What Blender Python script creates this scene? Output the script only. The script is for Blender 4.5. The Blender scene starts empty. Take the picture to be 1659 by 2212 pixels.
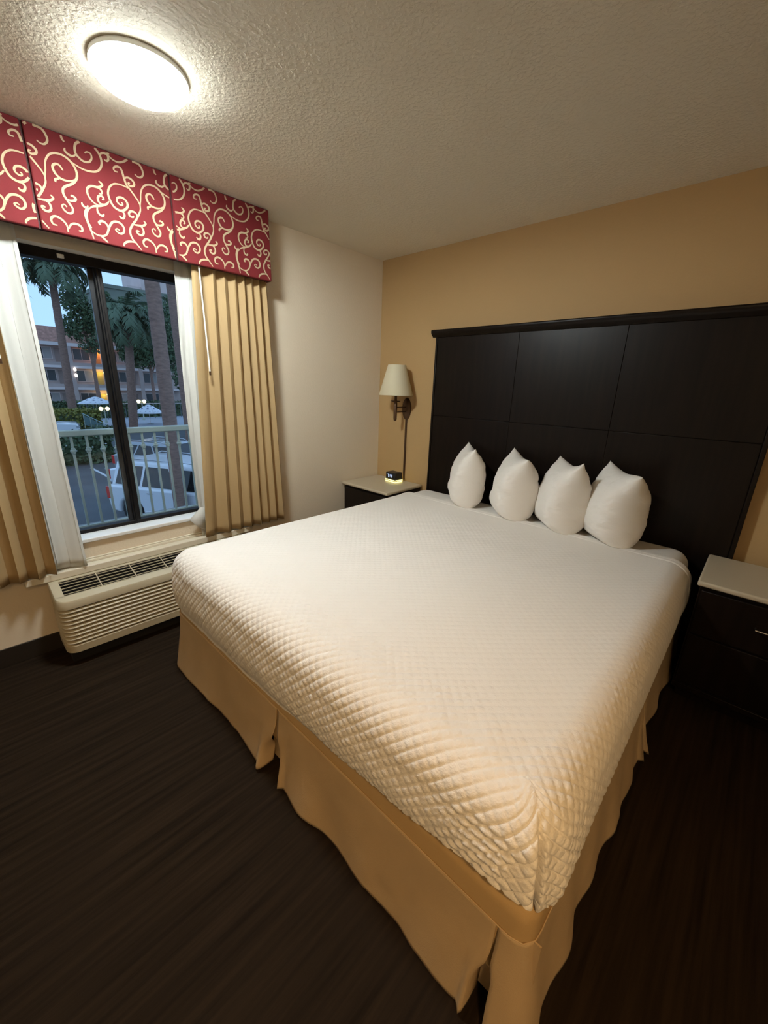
import bpy, bmesh, math, random
import numpy as np
from mathutils import Vector, Matrix
R = math.radians
random.seed(7); rng = np.random.default_rng(7)
SC = bpy.context.scene
COL = SC.collection

def lin(c):
    c = c / 255.0
    return c / 12.92 if c <= 0.04045 else ((c + 0.055) / 1.055) ** 2.4
def rgb(r, g, b): return (lin(r), lin(g), lin(b), 1.0)

# ------------------------------------------------------------------ camera
F_PX, YAW, PITCH, ROLL = 864.05, 0.7456, 0.3058, 0.0315
cam_data = bpy.data.cameras.new('camera'); cam = bpy.data.objects.new('camera', cam_data); COL.objects.link(cam)
cam_data.sensor_fit = 'AUTO'; cam_data.sensor_width = 36.0; cam_data.lens = F_PX / 2212 * 36.0
cam_data.clip_start = 0.02; cam_data.clip_end = 600
fw = Vector((-math.sin(YAW) * math.cos(PITCH), math.cos(YAW) * math.cos(PITCH), -math.sin(PITCH)))
rt = Vector((math.cos(YAW), math.sin(YAW), 0)); up = rt.cross(fw)
rt2 = math.cos(ROLL) * rt + math.sin(ROLL) * up; up2 = -math.sin(ROLL) * rt + math.cos(ROLL) * up
M = Matrix((( rt2.x, up2.x, -fw.x), (rt2.y, up2.y, -fw.y), (rt2.z, up2.z, -fw.z))).to_4x4()
M.translation = (2.6116, -2.7188, 1.4589)
cam.matrix_world = M
SC.camera = cam

# ------------------------------------------------------------------ sky, lamps, exposure
SC.view_settings.view_transform = 'Standard'; SC.view_settings.look = 'None'
SC.view_settings.exposure = 0.3; SC.view_settings.gamma = 1.0; SC.view_settings.use_curve_mapping = False
LED_STRENGTH = 156.0
LED_COLOR = (0.925, 1.0, 1.0, 1)
world = bpy.data.worlds.new('dusk_sky'); SC.world = world; world.use_nodes = True
nt = world.node_tree; nt.nodes.clear()
wo = nt.nodes.new('ShaderNodeOutputWorld'); bg = nt.nodes.new('ShaderNodeBackground')
tc = nt.nodes.new('ShaderNodeTexCoord'); sp = nt.nodes.new('ShaderNodeSeparateXYZ'); cr = nt.nodes.new('ShaderNodeValToRGB')
nt.links.new(tc.outputs['Generated'], sp.inputs[0]); nt.links.new(sp.outputs['Z'], cr.inputs[0])
cr.color_ramp.elements[0].position = 0.0; cr.color_ramp.elements[0].color = rgb(160, 202, 244)
cr.color_ramp.elements[1].position = 0.55; cr.color_ramp.elements[1].color = rgb(150, 188, 232)
nt.links.new(cr.outputs[0], bg.inputs[0]); bg.inputs[1].default_value = 1.25; nt.links.new(bg.outputs[0], wo.inputs[0])

def point_lamp(name, loc, power, color, radius):
    d = bpy.data.lights.new(name, 'POINT'); d.energy = power; d.color = color; d.shadow_soft_size = radius
    o = bpy.data.objects.new(name, d); o.location = loc; COL.objects.link(o); return o
# unseen warm lamp behind the viewer, for the golden light on the bed foot
sd = bpy.data.lights.new('entry_downlight', 'SPOT'); sd.energy = 105.0; sd.color = (1.0, 0.60, 0.24); sd.shadow_soft_size = 0.09
sd.spot_size = R(84); sd.spot_blend = 1.0
so = bpy.data.objects.new('entry_downlight', sd); COL.objects.link(so); so.location = (3.3, -3.1, 2.42)
so.rotation_euler = (Vector((2.0, -2.4, 0.3)) - Vector(so.location)).to_track_quat('-Z', 'Y').to_euler()
point_lamp('added_warm_fill_light', (4.2, -4.6, 2.0), 24.0, (1.0, 0.78, 0.50), 0.25)  # added unseen fill lamp, brightens the cream wall and ceiling

# ------------------------------------------------------------------ materials
MATS = {}
def mat(name, color, rough=0.6, metal=0.0, spec=0.5, bump=None, vary=None, emit=None, trans=0.0, coat=0.0, stretch=None):
    """bump = (scale, strength, distance); vary = (scale, amount) colour variation; stretch scales the texture space."""
    if name in MATS: return MATS[name]
    m = bpy.data.materials.new(name); m.use_nodes = True; n = m.node_tree; b = n.nodes['Principled BSDF']
    b.inputs['Base Color'].default_value = color; b.inputs['Roughness'].default_value = rough
    b.inputs['Metallic'].default_value = metal; b.inputs['Specular IOR Level'].default_value = spec
    if coat: b.inputs['Coat Weight'].default_value = coat; b.inputs['Coat Roughness'].default_value = 0.08
    co = None
    if bump or vary:
        t = n.nodes.new('ShaderNodeTexCoord'); mp = n.nodes.new('ShaderNodeMapping')
        n.links.new(t.outputs['Object'], mp.inputs[0]); co = mp.outputs[0]
        if stretch: mp.inputs['Scale'].default_value = stretch
    if vary:
        nz = n.nodes.new('ShaderNodeTexNoise'); nz.inputs['Scale'].default_value = vary[0]; nz.inputs['Detail'].default_value = 5
        n.links.new(co, nz.inputs['Vector'])
        mx = n.nodes.new('ShaderNodeMix'); mx.data_type = 'RGBA'
        k0, k1 = 1 - vary[1], 1 + vary[1]
        mx.inputs['A'].default_value = (color[0] * k0, color[1] * k0, color[2] * k0, 1)
        mx.inputs['B'].default_value = (min(1, color[0] * k1), min(1, color[1] * k1), min(1, color[2] * k1), 1)
        rp = n.nodes.new('ShaderNodeMapRange'); rp.inputs['From Min'].default_value = 0.3; rp.inputs['From Max'].default_value = 0.7
        n.links.new(nz.outputs['Fac'], rp.inputs[0]); n.links.new(rp.outputs[0], mx.inputs['Factor'])
        n.links.new(mx.outputs['Result'], b.inputs['Base Color'])
    if bump:
        nb = n.nodes.new('ShaderNodeTexNoise'); nb.inputs['Scale'].default_value = bump[0]; nb.inputs['Detail'].default_value = 4
        n.links.new(co, nb.inputs['Vector'])
        bp = n.nodes.new('ShaderNodeBump'); bp.inputs['Strength'].default_value = bump[1]; bp.inputs['Distance'].default_value = bump[2]
        n.links.new(nb.outputs['Fac'], bp.inputs['Height']); n.links.new(bp.outputs[0], b.inputs['Normal'])
    if emit:
        b.inputs['Emission Color'].default_value = emit[0]; b.inputs['Emission Strength'].default_value = emit[1]
    if trans:
        tl = n.nodes.new('ShaderNodeBsdfTranslucent'); tl.inputs[0].default_value = color
        ms = n.nodes.new('ShaderNodeMixShader'); ms.inputs[0].default_value = trans
        out = n.nodes['Material Output']
        n.links.new(b.outputs[0], ms.inputs[1]); n.links.new(tl.outputs[0], ms.inputs[2]); n.links.new(ms.outputs[0], out.inputs[0])
    MATS[name] = m; return m

def glass_mat(name, tint=(1, 1, 1, 1), refl=1.0):
    if name in MATS: return MATS[name]
    m = bpy.data.materials.new(name); m.use_nodes = True; n = m.node_tree; n.nodes.clear()
    out = n.nodes.new('ShaderNodeOutputMaterial'); ms = n.nodes.new('ShaderNodeMixShader')
    tr = n.nodes.new('ShaderNodeBsdfTransparent'); tr.inputs[0].default_value = tint
    gl = n.nodes.new('ShaderNodeBsdfGlossy'); gl.inputs['Roughness'].default_value = 0.0
    fr = n.nodes.new('ShaderNodeFresnel'); fr.inputs[0].default_value = 1.45
    mu = n.nodes.new('ShaderNodeMath'); mu.operation = 'MULTIPLY'; mu.inputs[1].default_value = refl
    n.links.new(fr.outputs[0], mu.inputs[0]); n.links.new(mu.outputs[0], ms.inputs[0])
    n.links.new(tr.outputs[0], ms.inputs[1]); n.links.new(gl.outputs[0], ms.inputs[2]); n.links.new(ms.outputs[0], out.inputs[0])
    MATS[name] = m; return m

# ------------------------------------------------------------------ mesh helpers
class MB:
    def __init__(s): s.v = []; s.f = []
    def add(s, vs, fs):
        o = len(s.v); s.v += [tuple(map(float, p)) for p in vs]; s.f += [[o + i for i in f] for f in fs]; return s
    def box(s, a, b, M=None):
        x0, y0, z0 = [min(p, q) for p, q in zip(a, b)]; x1, y1, z1 = [max(p, q) for p, q in zip(a, b)]
        vs = [(x0,y0,z0),(x1,y0,z0),(x1,y1,z0),(x0,y1,z0),(x0,y0,z1),(x1,y0,z1),(x1,y1,z1),(x0,y1,z1)]
        if M is not None: vs = [tuple(M @ Vector(p)) for p in vs]
        return s.add(vs, [(0,3,2,1),(4,5,6,7),(0,1,5,4),(1,2,6,5),(2,3,7,6),(3,0,4,7)])
    def prism(s, poly, axis, d0, d1, M=None):
        def P(a, b, d):
            return ((d, a, b), (a, d, b), (a, b, d))[axis]
        n = len(poly); vs = [P(a, b, d0) for a, b in poly] + [P(a, b, d1) for a, b in poly]
        if M is not None: vs = [tuple(M @ Vector(p)) for p in vs]
        fs = [list(range(n))[::-1], list(range(n, 2 * n))] + [(i, (i + 1) % n, n + (i + 1) % n, n + i) for i in range(n)]
        return s.add(vs, fs)
    def tube(s, pts, r, n=10, cap=True):
        pts = [Vector(p) for p in pts]; rr = r if isinstance(r, (list, tuple)) else [r] * len(pts)
        vs = []; fs = []
        pa = None
        for i, p in enumerate(pts):
            t = (pts[min(i + 1, len(pts) - 1)] - pts[max(i - 1, 0)]).normalized()
            if pa is None:
                pa = t.orthogonal().normalized()
            pa = (pa - t * pa.dot(t)).normalized(); pb = t.cross(pa)
            for k in range(n):
                a = 2 * math.pi * k / n; vs.append(p + (pa * math.cos(a) + pb * math.sin(a)) * rr[i])
        for i in range(len(pts) - 1):
            for k in range(n):
                fs.append((i * n + k, i * n + (k + 1) % n, (i + 1) * n + (k + 1) % n, (i + 1) * n + k))
        if cap: fs += [list(range(n))[::-1], list(range((len(pts) - 1) * n, len(pts) * n))]
        return s.add(vs, fs)
    def lathe(s, prof, n=24, c=(0, 0, 0), M=None, sx=1.0):
        vs = []; fs = []
        for r, z in prof:
            for k in range(n):
                a = 2 * math.pi * k / n; p = Vector((r * math.cos(a) * sx, r * math.sin(a), z))
                if M is not None: p = M @ p
                vs.append((p[0] + c[0], p[1] + c[1], p[2] + c[2]))
        for i in range(len(prof) - 1):
            for k in range(n): fs.append((i * n + k, i * n + (k + 1) % n, (i + 1) * n + (k + 1) % n, (i + 1) * n + k))
        if prof[0][0] > 1e-6: fs.append(list(range(n))[::-1])
        if prof[-1][0] > 1e-6: fs.append(list(range((len(prof) - 1) * n, len(prof) * n)))
        return s.add(vs, fs)
    def grid(s, P):
        h, w = P.shape[:2]; o = len(s.v); s.v += [tuple(map(float, p)) for p in P.reshape(-1, 3)]
        for i in range(h - 1):
            for j in range(w - 1): s.f.append([o + i * w + j, o + i * w + j + 1, o + (i + 1) * w + j + 1, o + (i + 1) * w + j])
        return s
    def build(s, name, m, parent=None, smooth=False, bevel=0.0, solid=0.0, local=False, segs=2):
        off = Vector((0, 0, 0))
        if parent is not None and not local: off = world_loc(parent)
        me = bpy.data.meshes.new(name); me.from_pydata([(p[0] - off.x, p[1] - off.y, p[2] - off.z) for p in s.v], [], s.f)
        bm = bmesh.new(); bm.from_mesh(me); bmesh.ops.recalc_face_normals(bm, faces=bm.faces); bm.to_mesh(me); bm.free()
        return link(name, me, m, parent, smooth, bevel, solid, segs)
def link(name, me, m, parent=None, smooth=False, bevel=0.0, solid=0.0, segs=2):
    o = bpy.data.objects.new(name, me); COL.objects.link(o); me.materials.append(m)
    if smooth:
        me.shade_smooth()
        if bevel == 0 and smooth != 'all': 
            try: me.set_sharp_from_angle(angle=R(50))
            except Exception: pass
    if parent is not None: o.parent = parent
    if solid:
        md = o.modifiers.new('thickness', 'SOLIDIFY'); md.thickness = solid; md.offset = 0
    if bevel:
        md = o.modifiers.new('bevel', 'BEVEL'); md.width = bevel; md.segments = segs; md.limit_method = 'ANGLE'; md.angle_limit = R(40)
        md.harden_normals = False
        me.shade_smooth()
        try: me.set_sharp_from_angle(angle=R(60))
        except Exception: pass
    return o
def world_loc(o):
    v = Vector(o.location)
    while o.parent is not None: o = o.parent; v += Vector(o.location)
    return v
def fast_grid(name, P, m, parent=None, smooth=True, closed=False):
    """regular grid of points as a mesh, quick for large counts"""
    h, w = P.shape[:2]; idx = np.arange(h * w).reshape(h, w)
    q = np.stack([idx[:-1, :-1], idx[:-1, 1:], idx[1:, 1:], idx[1:, :-1]], -1).reshape(-1, 4)
    if parent is not None:
        wl = world_loc(parent); P = P - np.array([wl.x, wl.y, wl.z])
    return raw_mesh(name, P.reshape(-1, 3), q, m, parent, smooth)
def raw_mesh(name, V, Q, m, parent=None, smooth=True):
    me = bpy.data.meshes.new(name); k = Q.shape[1]
    me.vertices.add(len(V)); me.vertices.foreach_set('co', np.asarray(V, np.float32).ravel())
    me.loops.add(Q.size); me.loops.foreach_set('vertex_index', Q.astype(np.int32).ravel())
    me.polygons.add(len(Q)); me.polygons.foreach_set('loop_start', (np.arange(len(Q)) * k).astype(np.int32))
    me.update(calc_edges=True); me.validate()
    if smooth: me.shade_smooth()
    o = bpy.data.objects.new(name, me); COL.objects.link(o); me.materials.append(m)
    if parent is not None: o.parent = parent
    return o
def thing(name, label, cat, loc=(0, 0, 0), rz=0.0, group=None):
    o = bpy.data.objects.new(name, None); COL.objects.link(o); o.location = loc; o.rotation_euler = (0, 0, rz); o.empty_display_size = 0.1
    return tag(o, label, cat, group)
def tag(o, label, cat, group=None):
    o['label'] = label; o['category'] = cat
    if group: o['group'] = group
    return o
def struct(o, label=None):
    o['kind'] = 'structure'
    if label: o['label'] = label
    return o
def copy_tree(o, parent=None):
    c = o.copy(); COL.objects.link(c)
    if parent is not None: c.parent = parent
    for ch in list(o.children): copy_tree(ch, c)
    return c
def smoothstep(a, b, x):
    t = np.clip((x - a) / (b - a), 0, 1); return t * t * (3 - 2 * t)
def vnoise(x, y, seed=0):
    """smooth 2-D value noise in numpy, about -1..1"""
    r = np.random.default_rng(seed).random((64, 64)) * 2 - 1
    xi = np.floor(x).astype(int); yi = np.floor(y).astype(int); fx = x - xi; fy = y - yi
    fx = fx * fx * (3 - 2 * fx); fy = fy * fy * (3 - 2 * fy)
    g = lambda a, b: r[a % 64, b % 64]
    return (g(xi, yi) * (1 - fx) + g(xi + 1, yi) * fx) * (1 - fy) + (g(xi, yi + 1) * (1 - fx) + g(xi + 1, yi + 1) * fx) * fy

# ------------------------------------------------------------------ palette
m_wall = mat('cream_wall_paint', (0.74, 0.635, 0.49, 1), 0.75, bump=(90, 0.25, 0.004))
m_tan = mat('tan_wall_paint', (0.47, 0.305, 0.135, 1), 0.7, bump=(90, 0.25, 0.004))
m_trim = mat('cream_gloss_trim', (0.70, 0.64, 0.51, 1), 0.4)
m_carpet = mat('dark_streaked_floor', (0.0185, 0.0115, 0.0068, 1), 0.85, spec=0.10, bump=(260, 0.5, 0.003), vary=(30, 0.45), stretch=(1.6, 0.06, 1))
m_dark = mat('espresso_wood', (0.0075, 0.0042, 0.0026, 1), 0.36, spec=0.22, bump=(60, 0.06, 0.001), vary=(40, 0.35), stretch=(1, 1, 0.08))
m_black = mat('black_void', (0.004, 0.004, 0.004, 1), 0.8)
m_top = mat('cream_laminate', (0.53, 0.45, 0.32, 1), 0.35)
m_white = mat('white_cotton', (0.80, 0.76, 0.70, 1), 0.85, bump=(350, 0.25, 0.0015))
m_pillow = mat('white_creased_pillowcase', (0.80, 0.76, 0.70, 1), 0.85, bump=(11, 0.42, 0.014), stretch=(1, 1, 2.4))
m_quilt = mat('white_quilted_cotton', (0.82, 0.78, 0.72, 1), 0.8, bump=(240, 0.55, 0.0022))
m_gold = mat('gold_curtain_cloth', (0.43, 0.295, 0.14, 1), 0.8, bump=(420, 0.3, 0.0015))
m_skirt = mat('gold_skirt_cloth', (0.50, 0.36, 0.205, 1), 0.75, bump=(300, 0.35, 0.002), vary=(6, 0.06))
m_band = mat('gold_box_cover_cloth', (0.48, 0.32, 0.145, 1), 0.8, bump=(500, 0.3, 0.0015))
m_sheer = mat('white_sheer_cloth', (0.78, 0.77, 0.72, 1), 0.8, bump=(300, 0.2, 0.001), trans=0.3)
m_red = mat('red_woven_cloth', (0.155, 0.0185, 0.021, 1), 0.75, spec=0.15, bump=(500, 0.3, 0.001), vary=(3, 0.08))
m_cream_thread = mat('cream_woven_thread', (0.45, 0.34, 0.21, 1), 0.7, spec=0.2)
m_bronze_dark = mat('dark_bronze_aluminium', (0.006, 0.0045, 0.004, 1), 0.5, spec=0.25)
m_sill = mat('white_sill_paint', (0.80, 0.80, 0.78, 1), 0.45)
m_acp = mat('cream_plastic', (0.50, 0.445, 0.32, 1), 0.38)
m_bronze = mat('antique_bronze', (0.10, 0.055, 0.03, 1), 0.42, metal=0.7)
m_shade = mat('cream_lamp_shade_cloth', (0.78, 0.70, 0.50, 1), 0.8, bump=(300, 0.2, 0.001), trans=0.15)
m_chrome = mat('brushed_nickel', (0.75, 0.74, 0.72, 1), 0.25, metal=1.0)
m_clock = mat('black_clock_plastic', (0.015, 0.014, 0.013, 1), 0.35)
m_whitep = mat('white_plastic', (0.8, 0.8, 0.77, 1), 0.4)
m_glass = glass_mat('window_glass', (0.965, 0.975, 0.98, 1), 0.5)
# ================================================================== ROOM SHELL
HC = 2.44; RX, RY = 5.2, -5.2
WY0, WY1, WZ0, WZ1, WX = -2.86, -1.27, 0.60, 2.035, -0.12     # window opening
floor = struct(MB().box((-0.0, RY, -0.12), (RX, 0, 0)).build('floor', m_carpet), 'dark brown streaked floor of the bedroom')

def ceiling_material():
    m = bpy.data.materials.new('knockdown_ceiling_plaster'); m.use_nodes = True; n = m.node_tree; b = n.nodes['Principled BSDF']
    b.inputs['Base Color'].default_value = (0.76, 0.68, 0.545, 1); b.inputs['Roughness'].default_value = 0.8
    t = n.nodes.new('ShaderNodeTexCoord')
    nz = n.nodes.new('ShaderNodeTexNoise'); nz.inputs['Scale'].default_value = 70; nz.inputs['Detail'].default_value = 3; nz.inputs['Roughness'].default_value = 0.5
    nz.inputs['Distortion'].default_value = 0.15
    rp = n.nodes.new('ShaderNodeMapRange'); rp.interpolation_type = 'SMOOTHSTEP'
    rp.inputs['From Min'].default_value = 0.42; rp.inputs['From Max'].default_value = 0.64
    n2 = n.nodes.new('ShaderNodeTexNoise'); n2.inputs['Scale'].default_value = 160
    ad = n.nodes.new('ShaderNodeMath'); ad.operation = 'MULTIPLY_ADD'; ad.inputs[1].default_value = 0.35
    bp = n.nodes.new('ShaderNodeBump'); bp.inputs['Strength'].default_value = 0.35; bp.inputs['Distance'].default_value = 0.0032
    n.links.new(t.outputs['Object'], nz.inputs['Vector']); n.links.new(t.outputs['Object'], n2.inputs['Vector'])
    n.links.new(nz.outputs['Fac'], rp.inputs[0]); n.links.new(n2.outputs['Fac'], ad.inputs[0]); n.links.new(rp.outputs[0], ad.inputs[2])
    n.links.new(ad.outputs[0], bp.inputs['Height']); n.links.new(bp.outputs[0], b.inputs['Normal'])
    return m
struct(MB().box((0, RY, HC), (RX, 0, HC + 0.12)).build('ceiling', ceiling_material()), 'cream knockdown plaster ceiling')
w = MB()
w.box((-0.16, RY, 0), (0, WY0, HC)); w.box((-0.16, WY1, 0), (0, 0, HC))
w.box((-0.16, WY0, 0), (0, WY1, WZ0 - 0.02)); w.box((-0.16, WY0, WZ1), (0, WY1, HC))
struct(w.build('wall_left', m_wall), 'cream window wall')
struct(MB().box((-0.16, 0, 0), (RX + 0.12, 0.14, HC)).build('wall_back', m_tan), 'tan wall behind the headboard')
struct(MB().box((RX, RY, 0), (RX + 0.12, 0, HC)).build('wall_right', m_wall), 'cream wall to the right of the bed')
struct(MB().box((-0.16, RY - 0.12, 0), (RX + 0.12, RY, HC)).build('wall_front', m_wall), 'cream wall behind the viewer')
m_base = mat('dark_vinyl_base', (0.02, 0.015, 0.011, 1), 0.5)
struct(MB().box((0, RY, 0), (0.008, 0, 0.1)).build('baseboard_left', m_base, bevel=0.002), 'dark base strip under the window wall')
struct(MB().box((0, -0.008, 0), (RX, 0, 0.1)).build('baseboard_back', m_base, bevel=0.002), 'dark base strip under the tan wall')

# ---- window_1: dark aluminium slider, white stool below
win = bpy.data.objects.new('window_1', None); COL.objects.link(win); win.location = (WX, (WY0 + WY1) / 2, WZ0); struct(win, 'dark framed sliding window looking onto the car park')
MB().box((WX - 0.02, WY0, WZ1 - 0.045), (WX + 0.045, WY1, WZ1)).build('head_rail', m_bronze_dark, win, bevel=0.003)
MB().box((WX - 0.02, WY0, WZ0), (WX + 0.03, WY1, WZ0 + 0.022)).build('bottom_rail', m_bronze_dark, win, bevel=0.003)
MB().box((WX - 0.02, WY0, WZ0), (WX + 0.03, WY0 + 0.04, WZ1)).build('side_rail', m_bronze_dark, win, bevel=0.003)
MB().box((WX - 0.02, WY1 - 0.04, WZ0), (WX + 0.03, WY1, WZ1)).build('side_rail', m_bronze_dark, win, bevel=0.003)
ms_ = MB().box((WX, -2.053, WZ0 + 0.015), (WX + 0.028, -2.017, WZ1 - 0.04)).box((WX + 0.03, -2.046, WZ0 + 0.015), (WX + 0.042, -2.034, WZ1 - 0.04)).build('meeting_stile', m_bronze_dark, win, bevel=0.003)
MB().box((WX - 0.018, -2.075, WZ0 + 0.015), (WX - 0.002, -2.03, WZ1 - 0.04)).build('meeting_stile', mat('grey_aluminium', (0.03, 0.03, 0.033, 1), 0.35, metal=0.6), win, bevel=0.002)
MB().box((WX + 0.042, -2.2, WZ1 - 0.032), (WX + 0.05, -2.172, WZ1 - 0.014)).build('latch', m_whitep, win, bevel=0.002)
MB().box((WX + 0.013, WY0 + 0.03, WZ0 + 0.015), (WX + 0.017, -2.03, WZ1 - 0.03)).build('pane', m_glass, win)
MB().box((WX - 0.012, -2.05, WZ0 + 0.015), (WX - 0.008, WY1 - 0.03, WZ1 - 0.03)).build('pane', m_glass, win)
struct(MB().box((-0.16, WY0, WZ0 - 0.022), (0.018, WY1, WZ0)).build('window_sill', m_sill, bevel=0.004), 'white window stool under the sliding window')
t_ = MB()
t_.box((0, -2.9, 0.478), (0.010, -1.2, 0.487)).box((0, -2.9, 0.463), (0.018, -1.2, 0.478))
struct(t_.build('trim_1', m_trim, bevel=0.003), 'cream moulding strip below the window')
struct(MB().box((0, -2.62, 0.425), (0.068, -1.38, 0.463)).build('trim_2', m_trim, bevel=0.004), 'cream ledge between window and air conditioner')

# ================================================================== CEILING LIGHT
LX, LY, LR = 0.815, -2.045, 0.142
t = thing('ceiling_light', 'round white flush ceiling light glowing above the valance', 'ceiling light', (LX, LY, HC))
MB().lathe([(LR + 0.002, -0.001), (LR + 0.005, -0.008), (LR + 0.004, -0.016), (0.02, -0.016)], 64, (LX, LY, HC)).build('base_ring', mat('white_enamel', (0.85, 0.87, 0.85, 1), 0.4), t, smooth=True)
m_led = mat('glowing_led_diffuser', (0.9, 0.9, 0.9, 1), 0.4, emit=(LED_COLOR, LED_STRENGTH))
# the lens throws its light wide: radiance rises toward grazing angles, as on edge-lit puck lights
_n = m_led.node_tree; _g = _n.nodes.new('ShaderNodeNewGeometry'); _d = _n.nodes.new('ShaderNodeVectorMath'); _d.operation = 'DOT_PRODUCT'
_a = _n.nodes.new('ShaderNodeMath'); _a.operation = 'ADD'; _a.inputs[1].default_value = 0.22
_q = _n.nodes.new('ShaderNodeMath'); _q.operation = 'DIVIDE'; _q.inputs[0].default_value = LED_STRENGTH
_n.links.new(_g.outputs['Incoming'], _d.inputs[0]); _n.links.new(_g.outputs['Normal'], _d.inputs[1]); _n.links.new(_d.outputs['Value'], _a.inputs[0])
_z = _n.nodes.new('ShaderNodeSeparateXYZ'); _n.links.new(_g.outputs['Normal'], _z.inputs[0])      # the rim of the lens glows less than its face
_m = _n.nodes.new('ShaderNodeMapRange'); _m.inputs['From Min'].default_value = -0.98; _m.inputs['From Max'].default_value = -0.75
_m.inputs['To Min'].default_value = 1.0; _m.inputs['To Max'].default_value = 0.10; _n.links.new(_z.outputs['Z'], _m.inputs[0])
_k = _n.nodes.new('ShaderNodeMath'); _k.operation = 'MULTIPLY'; _n.links.new(_a.outputs[0], _q.inputs[1])
_n.links.new(_q.outputs[0], _k.inputs[0]); _n.links.new(_m.outputs[0], _k.inputs[1]); _n.links.new(_k.outputs[0], _n.nodes['Principled BSDF'].inputs['Emission Strength'])
MB().lathe([(LR - 0.004, -0.022), (LR, -0.026), (LR, -0.031), (LR - 0.003, -0.037), (LR - 0.012, -0.043), (LR * 0.6, -0.051), (0.0, -0.054)], 64, (LX, LY, HC)).build('diffuser', m_led, t, smooth=True)

# ================================================================== VALANCE
VX, VY1, VY0, VZ0 = 0.15, -1.155, -2.99, 2.058
val = thing('valance', 'red box valance with cream scroll pattern above the window', 'valance', (VX, (VY0 + VY1) / 2, VZ0))
m_lining = mat('dark_lining_cloth', (0.055, 0.018, 0.018, 1), 0.8)
SEAMS = [VY0, -2.845, -2.281, -1.717, VY1]
STROKES = [[-1871,2260,-1879,2277,-1894,2297,-1908,2314,-1918,2324,-1924,2341,-1927,2355,-1931,2375,-1936,2386,-1947,2389,-1960,2383,-1965,2374,-1961,2367,-1950,2367],[-1915,2316,-1932,2319,-1954,2319,-1971,2315,-1988,2302,-1998,2286,-2003,2267,-2000,2247,-1992,2228,-1981,2217,-1962,2212,-1944,2219,-1929,2235,-1927,2252,-1935,2263,-1948,2268,-1963,2264,-1970,2253,-1968,2243,-1958,2236,-1949,2238,-1948,2245,-1953,2247],[-1962,2212,-1950,2208,-1946,2198,-1952,2184,-1961,2182,-1967,2187,-1969,2190],[-1925,2346,-1919,2355,-1907,2359,-1894,2355,-1885,2345,-1888,2333,-1901,2327,-1909,2329,-1910,2337,-1903,2338],[-2004,2237,-2014,2224,-2032,2213,-2054,2204,-2071,2198,-2088,2185],[-2020,2220,-2039,2217,-2048,2227,-2046,2241,-2037,2249,-2027,2247,-2025,2238,-2032,2236],[-2049,2207,-2070,2216,-2083,2233,-2086,2252,-2081,2266,-2068,2276,-2050,2279,-2035,2277,-2027,2267,-2032,2257,-2041,2258],[-2047,2280,-2031,2285,-2022,2294,-2026,2301,-2034,2306],[-2088,2186,-2101,2184,-2112,2191,-2114,2201],[-2056,2199,-2057,2183,-2051,2173,-2041,2169,-2035,2174,-2034,2179],[-2088,2186,-2099,2169,-2104,2150,-2103,2129,-2098,2107,-2093,2087,-2089,2061],[-2095,2098,-2080,2088,-2065,2085,-2046,2088,-2032,2100,-2024,2118,-2014,2139,-2001,2155,-1983,2161,-1967,2157,-1957,2143,-1959,2126,-1971,2115,-1984,2117,-1993,2126,-1985,2132,-1977,2127],[-2024,2118,-2025,2134,-2034,2145,-2047,2147,-2058,2140,-2057,2133,-2052,2132],[-2059,2086,-2048,2077,-2033,2064],[-1871,2260,-1873,2237,-1885,2212,-1900,2188,-1918,2164,-1930,2142,-1931,2122,-1924,2104,-1911,2090,-1891,2066],[-1893,2198,-1892,2215,-1904,2223,-1919,2220,-1926,2210,-1922,2200,-1910,2199,-1906,2206],[-1915,2168,-1891,2170,-1870,2174,-1856,2186,-1864,2196],[-1900,2169,-1882,2169,-1872,2159,-1871,2142,-1882,2131,-1896,2133,-1902,2143,-1894,2146,-1891,2142],[-1914,2092,-1931,2092,-1952,2086,-1965,2074,-1968,2064],[-1871,2260,-1865,2286,-1861,2312,-1852,2333,-1837,2350,-1815,2359,-1791,2358,-1771,2347,-1758,2329,-1753,2308,-1758,2286,-1775,2264,-1803,2245,-1815,2231,-1816,2213,-1809,2198,-1799,2181,-1791,2165,-1796,2149,-1810,2144,-1824,2152,-1829,2166,-1820,2174,-1812,2166],[-1809,2198,-1794,2195,-1777,2201,-1774,2210,-1785,2216,-1790,2212],[-1762,2282,-1784,2270,-1809,2268,-1826,2275,-1837,2292,-1837,2308,-1826,2318,-1814,2318,-1805,2306,-1803,2302],[-1821,2268,-1836,2260,-1837,2250],[-1771,2347,-1753,2339,-1729,2332,-1703,2332,-1676,2340,-1657,2359,-1649,2384,-1653,2409,-1669,2430,-1690,2440,-1716,2435,-1737,2422,-1745,2403,-1745,2383,-1734,2370,-1719,2363,-1699,2368,-1687,2384,-1688,2401,-1701,2404,-1710,2397],[-1745,2378,-1759,2368,-1774,2370,-1784,2379,-1782,2389],[-2017,2404,-2008,2417,-1994,2423,-1982,2418,-1982,2403,-1990,2395,-1999,2399],[-1992,2421,-1975,2428],[-1979,2419,-1963,2409,-1941,2407,-1918,2418,-1899,2433,-1888,2433,-1877,2431,-1855,2429,-1843,2414,-1840,2394,-1851,2378,-1865,2375,-1877,2382],[-1790,2437,-1787,2419,-1780,2411],[-1823,2069,-1824,2093,-1836,2110,-1856,2119,-1872,2113,-1878,2100,-1873,2087,-1859,2085],[-1820,2082,-1806,2103,-1786,2109,-1770,2102,-1769,2087,-1782,2084],[-1730,2195,-1745,2165,-1744,2135,-1730,2108]]
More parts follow.
